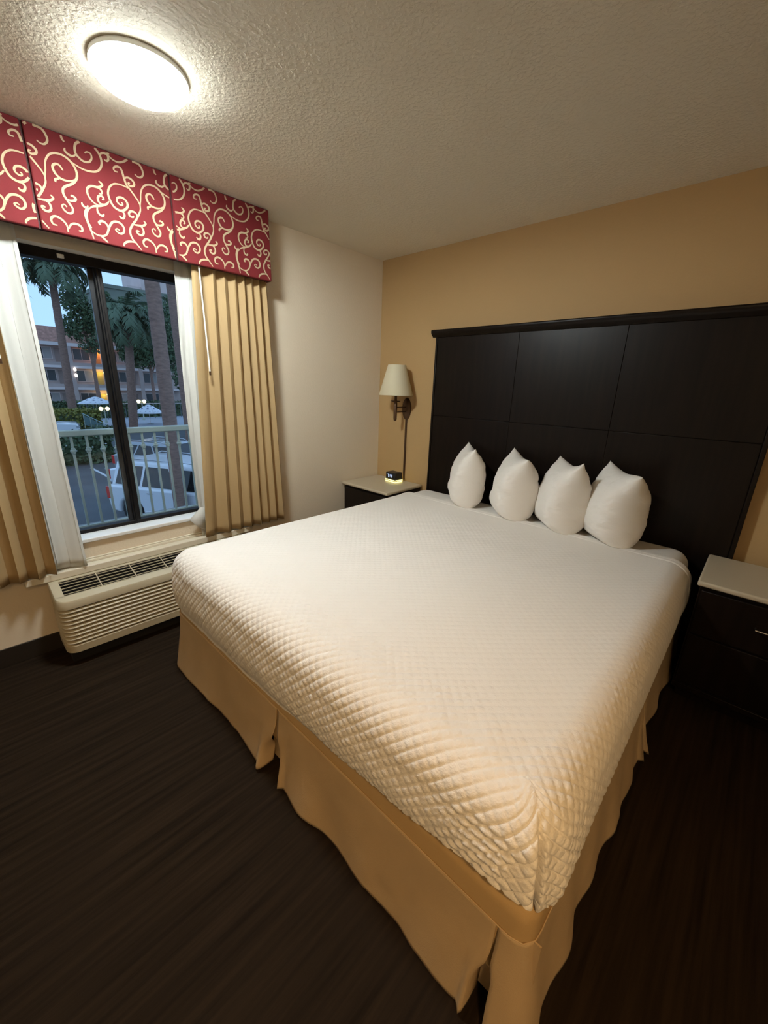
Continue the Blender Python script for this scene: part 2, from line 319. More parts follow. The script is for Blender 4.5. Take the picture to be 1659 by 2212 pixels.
def catmull(pts, k=6):
    P = np.array(pts, float); P = np.vstack([2 * P[0] - P[1], P, 2 * P[-1] - P[-2]]); out = []
    for i in range(1, len(P) - 2):
        a, b, c, d = P[i - 1], P[i], P[i + 1], P[i + 2]
        for j in range(k):
            u = j / k
            out.append(0.5 * ((2 * b) + (c - a) * u + (2 * a - 5 * b + 4 * c - d) * u * u + (3 * b - a - 3 * c + d) * u ** 3))
    out.append(P[-2]); return np.array(out)
CURVES = [catmull([(s[i] / 1000, s[i + 1] / 1000) for i in range(0, len(s), 2)]) for s in STROKES]
def ribbon(mb, C, y0, y1, x, width):   # each stroke lies a hair above the one before
    n = len(C); T = np.gradient(C, axis=0); T /= np.linalg.norm(T, axis=1)[:, None] + 1e-9; N = np.stack([-T[:, 1], T[:, 0]], 1)
    u = np.linspace(0, 1, n); wd = width * (0.45 + 0.75 * np.sin(np.pi * np.clip(u, 0.06, 0.97)) ** 0.6) / 2
    A = C + N * wd[:, None]; B = C - N * wd[:, None]
    ok = (C[:, 0] > y0 + 0.004) & (C[:, 0] < y1 - 0.004) & (C[:, 1] > VZ0 + 0.004) & (C[:, 1] < HC - 0.008)
    i = 0
    while i < n:
        if not ok[i]: i += 1; continue
        j = i
        while j + 1 < n and ok[j + 1]: j += 1
        if j > i:
            vs = [(x, a[0], a[1]) for a in A[i:j + 1]] + [(x, b[0], b[1]) for b in B[i:j + 1]]; k = j - i + 1
            mb.add(vs, [(q, q + 1, k + q + 1, k + q) for q in range(k - 1)])
        i = j + 1
for i in range(4):
    y0, y1 = SEAMS[i] + 0.004, SEAMS[i + 1] - (0.004 if i < 3 else 0)
    pn = MB().box((VX - 0.022, y0, VZ0), (VX, y1, HC - 0.002)).build('valance_panel', m_red, val, bevel=0.006, segs=3)
    sc = MB()
    for rep in range(-3, 3):
        sh = rep * 0.3615
        for qi, C in enumerate(CURVES):
            C2 = C + np.array([sh, 0])
            if C2[:, 0].max() > y0 and C2[:, 0].min() < y1: ribbon(sc, C2, y0, y1, VX + 0.0012 + 0.00004 * qi + 0.0000006 * rep, 0.0076)
    sc.build('scroll_pattern', m_cream_thread, pn)
MB().box((0.001, VY1 - 0.022, VZ0), (VX - 0.005, VY1, HC - 0.002)).build('valance_return', m_red, val, bevel=0.005)
MB().box((0.005, VY0 + 0.005, HC - 0.03), (VX - 0.022, VY1 - 0.02, HC - 0.004)).build('dust_board', m_lining, val)
MB().box((VX - 0.026, VY0, VZ0 - 0.001), (VX - 0.021, VY1 - 0.01, HC - 0.01)).build('lining', m_lining, val)
for s_ in SEAMS[1:4]:
    MB().box((VX - 0.018, s_ - 0.006, VZ0 + 0.001), (VX - 0.012, s_ + 0.006, HC - 0.003)).build('inverted_pleat', m_lining, val)

# ================================================================== CURTAINS
def pleat_sheet(name, m, yt, yb, x0, amp, z0, z1, folds, parent, phase=0.0, sharp=0.75, seed=1, kick=0.0, skew=1.0, lift=None, nz=40, nu=160, bow=0.0):
    """cloth hanging from z1 to z0; yt/yb = (start, end) along y at top and bottom; folds = list of (centre, weight)"""
    u = np.linspace(0, 1, nu)[None, :]; v = np.linspace(0, 1, nz)[:, None]     # v=0 bottom
    wob = 0.18 * vnoise(u * 5 + 3, v * 1.5 + seed, seed)
    ph = 2 * np.pi * (folds * (u ** skew) + phase) + wob
    s = np.sin(ph); x = x0 + amp * np.sign(s) * np.abs(s) ** sharp * (0.8 + 0.25 * np.cos(ph * 0.37 + seed)) * (0.75 + 0.35 * (1 - v))
    # side-to-side doubling makes the folds overlap
    ys = u + 0.16 / folds * np.sin(2 * ph + 0.4) * 0.5
    y = (yb[0] + (yb[1] - yb[0]) * ys) * (1 - v) + (yt[0] + (yt[1] - yt[0]) * ys) * v + bow * np.sin(np.pi * v)
    z = z0 + (z1 - z0) * v + (0 if lift is None else lift(u) * (1 - v) ** 6)
    x = x + 0.003 * vnoise(u * 18, v * 7, seed + 5) + 0 * v
    x = x + kick * (1 - v) ** 9 * (0.6 + 0.4 * np.sin(9 * u + seed))
    P = np.stack([x + 0 * z, y, z + 0 * u], -1)
    o = fast_grid(name, P, m, parent); md = o.modifiers.new('thickness', 'SOLIDIFY'); md.thickness = 0.002
    return o
ZT = HC - 0.03
cr_ = thing('curtain', 'gold pleated curtain to the right of the window', 'curtain', (0.09, -1.39, 0.48), group='gold window curtains')
pleat_sheet('curtain_cloth', m_gold, (-1.615, -1.165), (-1.715, -1.10), 0.088, 0.026, 0.475, ZT, 7.5, cr_, 0.15, seed=3, skew=1.4)
cl_ = thing('curtain', 'gold pleated curtain at the left of the window', 'curtain', (0.09, -2.75, 0.48), group='gold window curtains')
pleat_sheet('curtain_cloth', m_gold, (-2.96, -2.485), (-3.0, -2.487), 0.088, 0.027, 0.472, ZT, 7, cl_, 0.25, seed=4)
sl = thing('sheer_curtain', 'white sheer curtain beside the left gold curtain', 'curtain', (0.03, -2.42, 0.47), group='white sheer curtains')
pleat_sheet('sheer_cloth', m_sheer, (-2.60, -2.352), (-2.60, -2.345), 0.036, 0.011, 0.468, ZT, 2.3, sl, 0.1, sharp=0.9, seed=6, kick=0.030, lift=lambda u: 0.010 * np.sin(np.pi * u) ** 2)
sr = thing('sheer_curtain', 'white sheer curtain beside the right gold curtain, hem turned up', 'curtain', (0.03, -1.64, 0.47), group='white sheer curtains')
pleat_sheet('sheer_cloth', m_sheer, (-1.675, -1.50), (-1.705, -1.58), 0.030, 0.010, 0.468, ZT, 2.2, sr, 0.3, sharp=0.9, seed=8, bow=-0.02)
f_ = MB().grid(np.array([[(0.044, -1.735, 0.640), (0.040, -1.70, 0.665), (0.038, -1.665, 0.655)], [(0.066, -1.79, 0.605), (0.060, -1.735, 0.590), (0.046, -1.675, 0.585)], [(0.060, -1.745, 0.55), (0.058, -1.71, 0.52), (0.048, -1.67, 0.50)]]))
f_.build('turned_hem', m_sheer, sr, smooth='all', solid=0.002)
for y_, zb_, lb in ((-1.592, 1.487, 'slim white curtain wand hanging at the right gold curtain'), (-2.512, 1.50, 'slim white curtain wand hanging at the left gold curtain')):
    wd = thing('curtain_wand', lb, 'curtain wand', (0.124, y_, ZT))
    MB().tube([(0.124, y_ - 0.01, ZT), (0.124, y_, zb_ + 0.02)], 0.0045, 8).build('rod', m_whitep, wd, smooth=True)
    MB().tube([(0.124, y_, zb_ + 0.022), (0.124, y_, zb_)], [0.006, 0.0055], 8).build('tip', m_bronze, wd, smooth=True)
rail = tag(MB().box((0.02, -2.98, ZT - 0.004), (0.125, -1.17, ZT + 0.004)).build('curtain_track', m_whitep), 'white curtain track hidden behind the valance', 'curtain track')

# ================================================================== AIR CONDITIONER
AX, AY0, AY1, AZ0 = 0.27, -2.535, -1.46, 0.078
ac = thing('air_conditioner', 'cream through-wall air conditioner under the window', 'air conditioner', (0.14, (AY0 + AY1) / 2, AZ0))
def ac_outline(inset, rad, xf):
    pts = [(0.066, AY0 + inset)]
    for k in range(7):
        a = math.pi / 2 * k / 6; pts.append((xf - rad + rad * math.sin(a), AY0 + inset + rad - rad * math.cos(a)))
    for k in range(7):
        a = math.pi / 2 * k / 6; pts.append((xf - rad + rad * math.cos(a), AY1 - inset - rad + rad * math.sin(a)))
    pts.append((0.066, AY1 - inset)); return pts
def z_top(x): return 0.424 - (x - 0.066) * 0.23
def ac_layer(levels, closed_top=True):
    """levels: (inset, forward, z or 'top' offset)"""
    mb = MB(); rows = []
    for ins, xf, zz in levels:
        o = ac_outline(ins, 0.055, xf)
        rows.append([(x, y, zz if zz >= 0 else z_top(x) + (zz + 1)) for x, y in o])
    n = len(rows[0]); vs = [p for r in rows for p in r]; fs = []
    for i in range(len(rows) - 1):
        for k in range(n - 1): fs.append((i * n + k, i * n + k + 1, (i + 1) * n + k + 1, (i + 1) * n + k))
    mb.add(vs, fs); return mb
b_ = MB().prism(ac_outline(0.012, 0.05, AX - 0.014), 2, AZ0 + 0.005, 0.30)
b_.build('body_core', mat('dark_tan_recess', (0.05, 0.036, 0.018, 1), 0.6), ac)
# lower band, louvres and upper band of the front
ac_layer([(0.010, AX - 0.012, AZ0), (0.0, AX - 0.002, AZ0 + 0.006), (0.0, AX, AZ0 + 0.045), (0.006, AX - 0.008, AZ0 + 0.049)]).build('front_panel', m_acp, ac, smooth=True)
NL = 9
for i in range(NL):
    z0_ = AZ0 + 0.053 + i * 0.0222
    ac_layer([(0.010, AX - 0.013, z0_), (0.0015, AX - 0.002, z0_ + 0.003), (0.0, AX, z0_ + 0.008), (0.002, AX - 0.003, z0_ + 0.013), (0.010, AX - 0.013, z0_ + 0.0165)]).build('louvre_slat', m_acp, ac, smooth=True)
zl = AZ0 + 0.053 + NL * 0.0222
ac_layer([(0.008, AX - 0.010, zl), (0.0, AX, zl + 0.004), (0.0, AX, -1.006), (0.004, AX - 0.004, -1.0)]).build('front_panel', m_acp, ac, smooth=True)
# top rim with the recessed discharge grille
GX0, GX1, GY0, GY1 = 0.082, 0.212, AY0 + 0.042, AY1 - 0.042
rim = MB()
def rimstrip(xa, xb, ya, yb):
    rim.add([(xa, ya, z_top(xa)), (xb, ya, z_top(xb)), (xb, yb, z_top(xb)), (xa, yb, z_top(xa)), (xa, ya, z_top(xa) - 0.004), (xb, ya, z_top(xb) - 0.004), (xb, yb, z_top(xb) - 0.004), (xa, yb, z_top(xa) - 0.004)],
            [(0, 1, 2, 3), (7, 6, 5, 4), (0, 4, 5, 1), (1, 5, 6, 2), (2, 6, 7, 3), (3, 7, 4, 0)])
rimstrip(0.066, GX0, AY0 + 0.004, AY1 - 0.004); rimstrip(GX1, AX - 0.055, AY0 + 0.004, AY1 - 0.004); rimstrip(GX0, GX1, AY0 + 0.004, GY0); rimstrip(GX0, GX1, GY1, AY1 - 0.004)
o_ = ac_outline(0.004, 0.055, AX - 0.004)[1:-1]; n_ = len(o_)
rim.add([(x, y, z_top(x)) for x, y in o_] + [(x, y, z_top(x) - 0.02) for x, y in o_], [list(range(n_))] + [(i, (i + 1) % n_, n_ + (i + 1) % n_, n_ + i) for i in range(n_)])
rim.build('top_rim', m_acp, ac)
wl_ = MB().box((GX0 - 0.01, GY0 - 0.005, 0.30), (GX1 + 0.002, GY1 + 0.005, 0.335))
wl_.box((GX0 - 0.009, GY0 - 0.005, 0.33), (GX0 - 0.001, GY1 + 0.005, z_top(GX0) - 0.006)).box((GX1 + 0.0005, GY0 - 0.005, 0.33), (GX1 + 0.006, GY1 + 0.005, z_top(GX1) - 0.006))
for y_ in (GY0 - 0.006, GY1 + 0.001): wl_.box((GX0 - 0.005, y_, 0.33), (GX1 + 0.003, y_ + 0.005, z_top(GX1) - 0.006))
wl_.build('discharge_well', m_black, ac)
for i in range(5):
    x_ = GX0 + 0.012 + i * (GX1 - GX0 - 0.02) / 4.3
    MB().box((x_ - 0.0017, GY0 - 0.003, z_top(x_) - 0.0055), (x_ + 0.0017, GY1 + 0.003, z_top(x_) - 0.002)).build('grille_slat', m_acp, ac)
for i in range(1, 6):
    y_ = GY0 + i * (GY1 - GY0) / 6
    MB().prism([(GX0, z_top(GX0) - 0.003), (GX1, z_top(GX1) - 0.003), (GX1, z_top(GX1) - 0.009), (GX0, z_top(GX0) - 0.009)], 1, y_ - 0.0022, y_ + 0.0022).build('grille_rib', m_acp, ac)
MB().box((GX1 + 0.003, GY0 + 0.13, z_top(GX1) - 0.004), (GX1 + 0.007, GY0 + 0.32, z_top(GX1) + 0.0012)).build('control_flap', m_acp, ac, bevel=0.001)
MB().box((0.07, AY0 + 0.02, 0.0), (0.2, AY1 - 0.02, AZ0 + 0.01)).build('sleeve_base', m_black, ac)
# ================================================================== HEADBOARD
HX0, HX1, HZ = 0.631, 2.64, 1.83
hb = thing('headboard', 'tall dark espresso panelled headboard behind the bed', 'headboard', ((HX0 + HX1) / 2, -0.03, 0))
MB().box((HX0, -0.042, 0.0), (HX1, -0.001, HZ)).build('backing_board', m_dark, hb, bevel=0.003)
PXS = [0.648, 1.304, 1.938, 2.618]
for r0, r1 in ((0.02, 1.243), (1.246, HZ - 0.01)):
    for i in range(3):
        MB().box((PXS[i] + 0.0008, -0.050, r0), (PXS[i + 1] - 0.0008, -0.041, r1)).build('panel', m_dark, hb, bevel=0.0015)
for xa, xb in ((HX0 - 0.001, 0.646), (2.620, HX1 + 0.001)):
    MB().box((xa, -0.054, 0), (xb, -0.0405, HZ)).build('side_stile', m_dark, hb, bevel=0.003)
cap = [(-0.001, HZ - 0.012), (-0.056, HZ - 0.012), (-0.062, HZ - 0.004), (-0.074, HZ + 0.006), (-0.083, HZ + 0.018), (-0.084, HZ + 0.034), (-0.079, HZ + 0.040), (-0.001, HZ + 0.040)]
MB().prism(cap, 0, HX0 - 0.028, HX1 + 0.028).build('cap_moulding', m_dark, hb, bevel=0.003)

# ================================================================== NIGHTSTANDS
def nightstand(x0, x1, yb, yf, label, handle_x, parts_group):
    t = thing('nightstand', label, 'nightstand', ((x0 + x1) / 2, (yb + yf) / 2, 0), group=parts_group)
    MB().box((x0, yf, 0.626), (x1, yb, 0.65)).build('top', m_top, t, bevel=0.008, segs=3)
    MB().box((x0 + 0.012, yf + 0.03, 0.07), (x1 - 0.012, yb - 0.005, 0.627)).build('carcass', m_dark, t, bevel=0.002)
    MB().box((x0 + 0.03, yf + 0.07, 0), (x1 - 0.03, yb - 0.03, 0.072)).build('plinth', m_dark, t)
    MB().box((x0 + 0.022, yf + 0.012, 0.115), (x1 - 0.022, yf + 0.031, 0.375)).build('lower_panel', m_dark, t, bevel=0.003)
    for z0, z1 in ((0.385, 0.605),):
        d = MB().box((x0 + 0.022, yf + 0.012, z0), (x1 - 0.022, yf + 0.031, z1)).build('drawer', m_dark, t, bevel=0.003)
        hz = (z0 + z1) / 2 + 0.008
        MB().tube([(handle_x - 0.055, yf + 0.013, hz), (handle_x - 0.055, yf - 0.012, hz), (handle_x + 0.055, yf - 0.012, hz), (handle_x + 0.055, yf + 0.013, hz)], 0.0045, 8).build('handle', m_chrome, d, smooth=True)
    MB().box((x0 + 0.012, yf + 0.02, 0.068), (x1 - 0.012, yf + 0.032, 0.098)).build('toe_rail', m_dark, t, bevel=0.003)
    return t
nightstand(0.012, 0.552, -0.012, -0.462, 'dark nightstand with cream top in the corner under the wall lamp', 0.40, 'dark nightstands beside the bed')
nightstand(2.545, 3.12, -0.056, -0.512, 'dark nightstand with cream top and nickel pull right of the bed', 2.832, 'dark nightstands beside the bed')

# ================================================================== WALL LAMP
wl = thing('wall_lamp', 'bronze wall lamp with cream tapered shade in the corner', 'wall lamp', (0.332, -0.13, 1.27))
LXc, LYc = 0.325, -0.142
MB().lathe([(0.0, 0.0), (0.046, 0.0), (0.0475, 0.004), (0.044, 0.011), (0.02, 0.016), (0.0, 0.017)], 32, (0.332, -0.0005, 1.275), M=Matrix.Diagonal((1, 1, 1.95, 1)) @ Matrix.Rotation(R(90), 4, 'X')).build('backplate', m_bronze, wl, smooth=True)
for z_ in (1.252, 1.29):
    MB().tube([(0.332, -0.012, z_), (LXc, LYc, z_)], 0.0038, 8).build('arm', m_bronze, wl, smooth=True)
MB().lathe([(0.004, 1.178), (0.012, 1.184), (0.0145, 1.20), (0.0145, 1.325), (0.010, 1.332)], 20, (LXc, LYc, 0)).build('stem', m_bronze, wl, smooth=True)
MB().lathe([(0.012, 1.330), (0.030, 1.333), (0.038, 1.339), (0.040, 1.343), (0.036, 1.343), (0.012, 1.337)], 28, (LXc, LYc, 0)).build('drip_dish', m_bronze, wl, smooth=True)
MB().lathe([(0.0105, 1.336), (0.0105, 1.43), (0.008, 1.44)], 16, (LXc, LYc, 0)).build('candle_sleeve', m_bronze, wl, smooth=True)
MB().lathe([(0.015, 1.438), (0.020, 1.46), (0.026, 1.49), (0.018, 1.52), (0.0, 1.53)], 18, (LXc, LYc, 0)).build('bulb', m_whitep, wl, smooth=True)
sh = MB(); 
sh.lathe([(0.139, 1.386), (0.140, 1.388), (0.073, 1.620), (0.072, 1.622), (0.0705, 1.620), (0.1375, 1.388), (0.139, 1.386)], 48, (LXc, LYc, 0))
sh.build('lamp_shade', m_shade, wl, smooth=True)
sp_ = MB()
for k in range(3):
    a = 2 * math.pi * k / 3 + 0.4
    sp_.tube([(LXc, LYc, 1.60), (LXc + 0.07 * math.cos(a), LYc + 0.07 * math.sin(a), 1.603)], 0.0015, 5)
sp_.tube([(LXc, LYc, 1.52), (LXc, LYc, 1.615)], 0.003, 6).build('shade_spider', m_bronze, wl)
MB().box((0.326, -0.011, 0.655), (0.343, -0.0005, 1.20)).build('cord_cover', m_bronze, wl, bevel=0.002)

# ================================================================== ALARM CLOCK
ck = thing('alarm_clock', 'small black alarm clock with glowing yellow base on left nightstand', 'alarm clock', (0.305, -0.105, 0.65), R(-6))
MB().box((-0.062, -0.045, 0.026), (0.062, 0.045, 0.084)).build('clock_body', m_clock, ck, bevel=0.008, local=True, segs=3)
MB().box((-0.052, -0.0462, 0.034), (0.048, -0.0447, 0.076)).build('display', mat('black_display_glass', (0.004, 0.006, 0.012, 1), 0.15), ck, local=True)
m_glow = mat('glowing_yellow_ring', (0.9, 0.85, 0.4, 1), 0.4, emit=((1.0, 0.90, 0.34, 1), 1.5))
for z0, z1, e in ((0.0005, 0.0080, 0.064), (0.0135, 0.0215, 0.065)):
    MB().box((-e, -e + 0.018, z0), (e, e - 0.018, z1)).build('light_ring', m_glow, ck, bevel=0.003, local=True)
MB().box((-0.06, -0.043, 0.004), (0.06, 0.043, 0.03)).build('base', m_clock, ck, local=True)
m_digit = mat('pale_blue_display_segments', (0.5, 0.6, 0.8, 1), 0.4, emit=((0.55, 0.68, 0.95, 1), 0.75))
SEG = {'8': 'abcdefg', '3': 'abcdg', '0': 'abcdef', ':': ':'}
def digit(mb, ch, x, z, w_, h_):
    th = 0.0026; yb = -0.0468; y1 = -0.0460
    B = lambda xa, xb, za, zb: mb.box((xa, yb, za), (xb, y1, zb))
    if ch == ':':
        B(x, x + th, z + h_ * .25, z + h_ * .25 + th); B(x, x + th, z + h_ * .65, z + h_ * .65 + th); return
    for s_ in SEG[ch]:
        if s_ == 'a': B(x, x + w_, z + h_ - th, z + h_)
        if s_ == 'd': B(x, x + w_, z, z + th)
        if s_ == 'g': B(x, x + w_, z + h_ / 2 - th / 2, z + h_ / 2 + th / 2)
        if s_ == 'b': B(x + w_ - th, x + w_, z + h_ / 2, z + h_)
        if s_ == 'c': B(x + w_ - th, x + w_, z, z + h_ / 2)
        if s_ == 'e': B(x, x + th, z, z + h_ / 2)
        if s_ == 'f': B(x, x + th, z + h_ / 2, z + h_)
dg = MB(); xx = -0.026
for ch in '8:38':
    w_ = 0.003 if ch == ':' else 0.0125; digit(dg, ch, xx, 0.043, w_, 0.024); xx += w_ + 0.004
dg.box((-0.042, -0.0468, 0.063), (-0.037, -0.046, 0.067))
dg.build('display_digits', m_digit, ck, local=True)

# ================================================================== BED
BX0, BX1, BYF = 0.60, 2.50, -2.105     # outer faces of the made bed
ZB = 0.662
bed = thing('bed', 'king bed mattress in white fitted sheet on gold covered box spring', 'bed', ((BX0 + BX1) / 2, -1.08, 0))
def rounded_box(x0, x1, y0, y1, z0, z1, r, n=6):
    bm = bmesh.new(); bmesh.ops.create_cube(bm, size=1.0)
    for v in bm.verts: v.co = Vector(((x0 + x1) / 2 + v.co.x * (x1 - x0), (y0 + y1) / 2 + v.co.y * (y1 - y0), (z0 + z1) / 2 + v.co.z * (z1 - z0)))
    bmesh.ops.bevel(bm, geom=list(bm.edges) + list(bm.verts), offset=r, segments=n, profile=0.5, affect='EDGES', clamp_overlap=True)
    mb = MB(); mb.v = [tuple(v.co) for v in bm.verts]; bm.verts.index_update(); mb.f = [[v.index for v in f.verts] for f in bm.faces]; bm.free(); return mb
rounded_box(BX0 + 0.022, BX1 - 0.022, BYF + 0.03, -0.062, 0.415, ZB - 0.008, 0.085).build('mattress', m_white, bed, smooth='all')
rounded_box(BX0 + 0.002, BX1 + 0.000, BYF + 0.004, -0.064, 0.12, 0.42, 0.045, 5).build('box_spring', m_band, bed, smooth='all')
MB().box((2.300, BYF + 0.0095, 0.31), (2.3025, BYF + 0.0125, 0.40)).build('seam', mat('brown_seam_thread', (0.16, 0.09, 0.035, 1), 0.8), bed)
for lx, ly in ((0.70, -0.2), (2.40, -0.2), (0.70, -1.98), (2.40, -1.98)):
    MB().tube([(lx, ly, 0), (lx, ly, 0.125)], [0.022, 0.028], 12).build('leg', m_black, bed, smooth=True)

# bedspread: one quilted cloth draped over top, foot and both sides
def bedspread():
    Rr = 0.105
    xl, xr, yf = BX0 - 0.012 + Rr, BX1 + 0.012 - Rr, BYF - 0.012 + Rr
    yh = -0.335
    step = 0.0044
    arc = Rr * math.pi / 2
    sideL, sideR, foot = arc + 0.20, arc + 0.215, arc + 0.215
    U = np.arange(xl - sideL, xr + sideR + step, step); V = np.arange(0, (yh - yf) + foot + step, step)
    u, v = np.meshgrid(U, V)
    # hem at the foot rises toward the right, gathers at the corner
    fs = np.interp(U, [xl, xl + 0.9, xr - 0.35, xr], [1.0, 0.985, 0.83, 0.68])[None, :]
    fs = np.where(u > xr, 0.68, fs)
    ov = v - (yh - yf); dv = np.where(ov > 0, ov * np.where(True, fs, 1), 0)
    duR = np.clip(u - xr, 0, None) * 0.86; duL = np.clip(xl - u, 0, None)
    du = duR + duL; sgn = np.where(u > (xl + xr) / 2, 1.0, -1.0)
    d = np.maximum(du, dv)
    with np.errstate(divide='ignore', invalid='ignore'):
        th = np.where(du >= dv, (math.pi / 4) * np.where(du > 0, dv / np.maximum(du, 1e-9), 0), math.pi / 2 - (math.pi / 4) * np.where(dv > 0, du / np.maximum(dv, 1e-9), 0))
    hor = np.where(d < arc, Rr * np.sin(np.clip(d, 0, arc) / Rr), Rr); drop = np.where(d < arc, Rr * (1 - np.cos(np.clip(d, 0, arc) / Rr)), Rr + (d - arc))
    below = np.clip((d - arc) / 0.2, 0, 1)
    hor = hor + 0.010 * np.sin(np.pi * below) - 0.012 * below ** 2
    x = np.clip(u, xl, xr) + sgn * hor * np.cos(th); y = np.where(ov > 0, yf, yh - v) - hor * np.sin(th); z = ZB - drop
    x = np.where(d <= 0, u, x); 
    # quilting in cloth coordinates
    cor = (du > 0) & (dv > 0); TC = R(40); L0 = yh - yf
    cx = np.where(sgn > 0, np.where(u > xr, xr + du, u), np.where(u < xl, xl - du, u)); cy = np.where(ov > 0, L0 + dv, v)
    footside = cor & (th >= TC); sideside = cor & (th < TC)
    cx = np.where(footside, np.where(sgn > 0, xr, xl) + sgn * Rr * (math.pi / 2 - th), cx); cy = np.where(footside, L0 + d, cy)
    cx = np.where(sideside, np.where(sgn > 0, xr, xl) + sgn * d, cx); cy = np.where(sideside, L0 + Rr * th, cy)
    pitch = 0.0352
    a = np.abs(np.sin(np.pi * (cx + cy) / pitch)); b = np.abs(np.sin(np.pi * (cx - cy) / pitch))
    # flat little diamonds between crisp stitch lines, one set of lines pulled tighter
    puff = np.minimum(smoothstep(-0.05, 0.50, a), 0.30 + 0.70 * smoothstep(-0.05, 0.50, b)) * (0.75 + 0.25 * np.sqrt(a * b))
    puff = puff + 0.35 * vnoise(cx * 60 + 7, cy * 60, 31) * a * b
    rim = 1 - np.abs(d - arc * 0.75) / (arc * 0.9)
    ampl = 0.0024 + 0.0030 * smoothstep(0.0, 0.6, np.where(ov > -0.25, 1, 0) * smoothstep(-0.25, 0.10, ov)) + 0.0008 * smoothstep(0, 0.1, du)
    ampl = ampl * (0.5 + 0.5 * np.clip(0.6 + 0.7 * vnoise(cx * 2.2, cy * 2.2, 11), 0, 1))
    ampl = ampl * smoothstep(0.16, 0.34, v + 0.05 * vnoise(cx * 1.6, cy * 0, 4))
    h = ampl * puff * (0.2 + 0.8 * smoothstep(1.0, 0.80, np.clip((d - arc) / 0.2, 0, 1)))
    h += 0.0030 * vnoise(cx * 17, cy * 17, 5) * smoothstep(-0.3, 0.05, ov) * 0.7
    h += 0.004 * vnoise(cx * 2.3 + 5, cy * 2.3, 9)
    # puckers running round the foot corner
    corner = np.exp(-((u - (xr - 0.02)) / 0.10) ** 2) * smoothstep(arc * 0.5, arc * 1.1, dv)
    h += corner * (1 - smoothstep(0.72, 0.98, below)) * (th >= TC) * 0.0022 * np.sin(dv * 2 * np.pi / 0.021 + 1.5 * vnoise(cx * 9, cy * 3, 21))
    # crease where the side flap is tucked behind the foot flap
    tcr = np.abs(th - R(40) - 0.10 * np.sin(d * 9)); cw = smoothstep(arc * 0.35, arc * 0.9, d) * (sgn > 0) * (du > 0) * (dv > 0)
    h -= cw * 0.030 * np.exp(-(tcr / 0.06) ** 2)
    h += cw * 0.012 * np.exp(-((th - R(54)) / 0.20) ** 2) - cw * 0.008 * np.exp(-((th - R(24)) / 0.22) ** 2)
    # double stitched hem at the head
    for vv in (0.028, 0.040):
        h -= 0.0016 * np.exp(-((v - vv) / 0.0035) ** 2)
    h += 0.004 * (v < 0.05)
    P = np.stack([x, y, z], -1)
    gu = np.gradient(P, axis=1); gv = np.gradient(P, axis=0); N = np.cross(gv, gu); N /= np.linalg.norm(N, axis=2)[..., None] + 1e-12
    N = np.where(N[..., 2:3] < -0.6, -N, N)
    if N[0, N.shape[1] // 2, 2] < 0: N = -N
    h = h * (0.25 + 0.75 * smoothstep(1.0, 0.86, below)) if False else h
    P = P + N * h[..., None]
    P[..., 2] += 0.004 * vnoise(cx * 6, cy * 0 + 2, 14) * (below > 0.7)
    return P
sp_pts = bedspread()
bs = thing('bedspread', 'white diamond quilted bedspread covering the king bed', 'bedspread', ((BX0 + BX1) / 2, -1.2, ZB))
o = fast_grid('quilted_cover', sp_pts[:, ::-1], m_quilt, bs)
# sheet turned under the pillows
# ---- bed skirt: pleated panels with split corners
sk = thing('bed_skirt', 'pleated gold bed skirt hanging to the floor around the bed', 'bed skirt', ((BX0 + BX1) / 2, -1.1, 0.31))
def skirt_path(pts, rad=0.055, step=0.011):
    """rounded polyline on the floor plan with outward normals (walking with the outside on the right hand)"""
    P = []
    pts = [np.array(p, float) for p in pts]
    for i, p in enumerate(pts):
        if i in (0, len(pts) - 1): P.append(p); continue
        a = pts[i - 1] - p; b_ = pts[i + 1] - p; a /= np.linalg.norm(a); b_ /= np.linalg.norm(b_)
        for k in range(9):
            t_ = k / 8; P.append((1 - t_) ** 2 * (p + a * rad) + 2 * t_ * (1 - t_) * p + t_ ** 2 * (p + b_ * rad))
    P = np.array(P); d = np.r_[0, np.cumsum(np.linalg.norm(np.diff(P, axis=0), axis=1))]
    s = np.arange(0, d[-1], step); s = np.r_[s, d[-1]]
    Q = np.stack([np.interp(s, d, P[:, 0]), np.interp(s, d, P[:, 1])], 1); T = np.gradient(Q, axis=0); T /= np.linalg.norm(T, axis=1)[:, None]
    return s, Q, T, np.stack([T[:, 1], -T[:, 0]], 1)
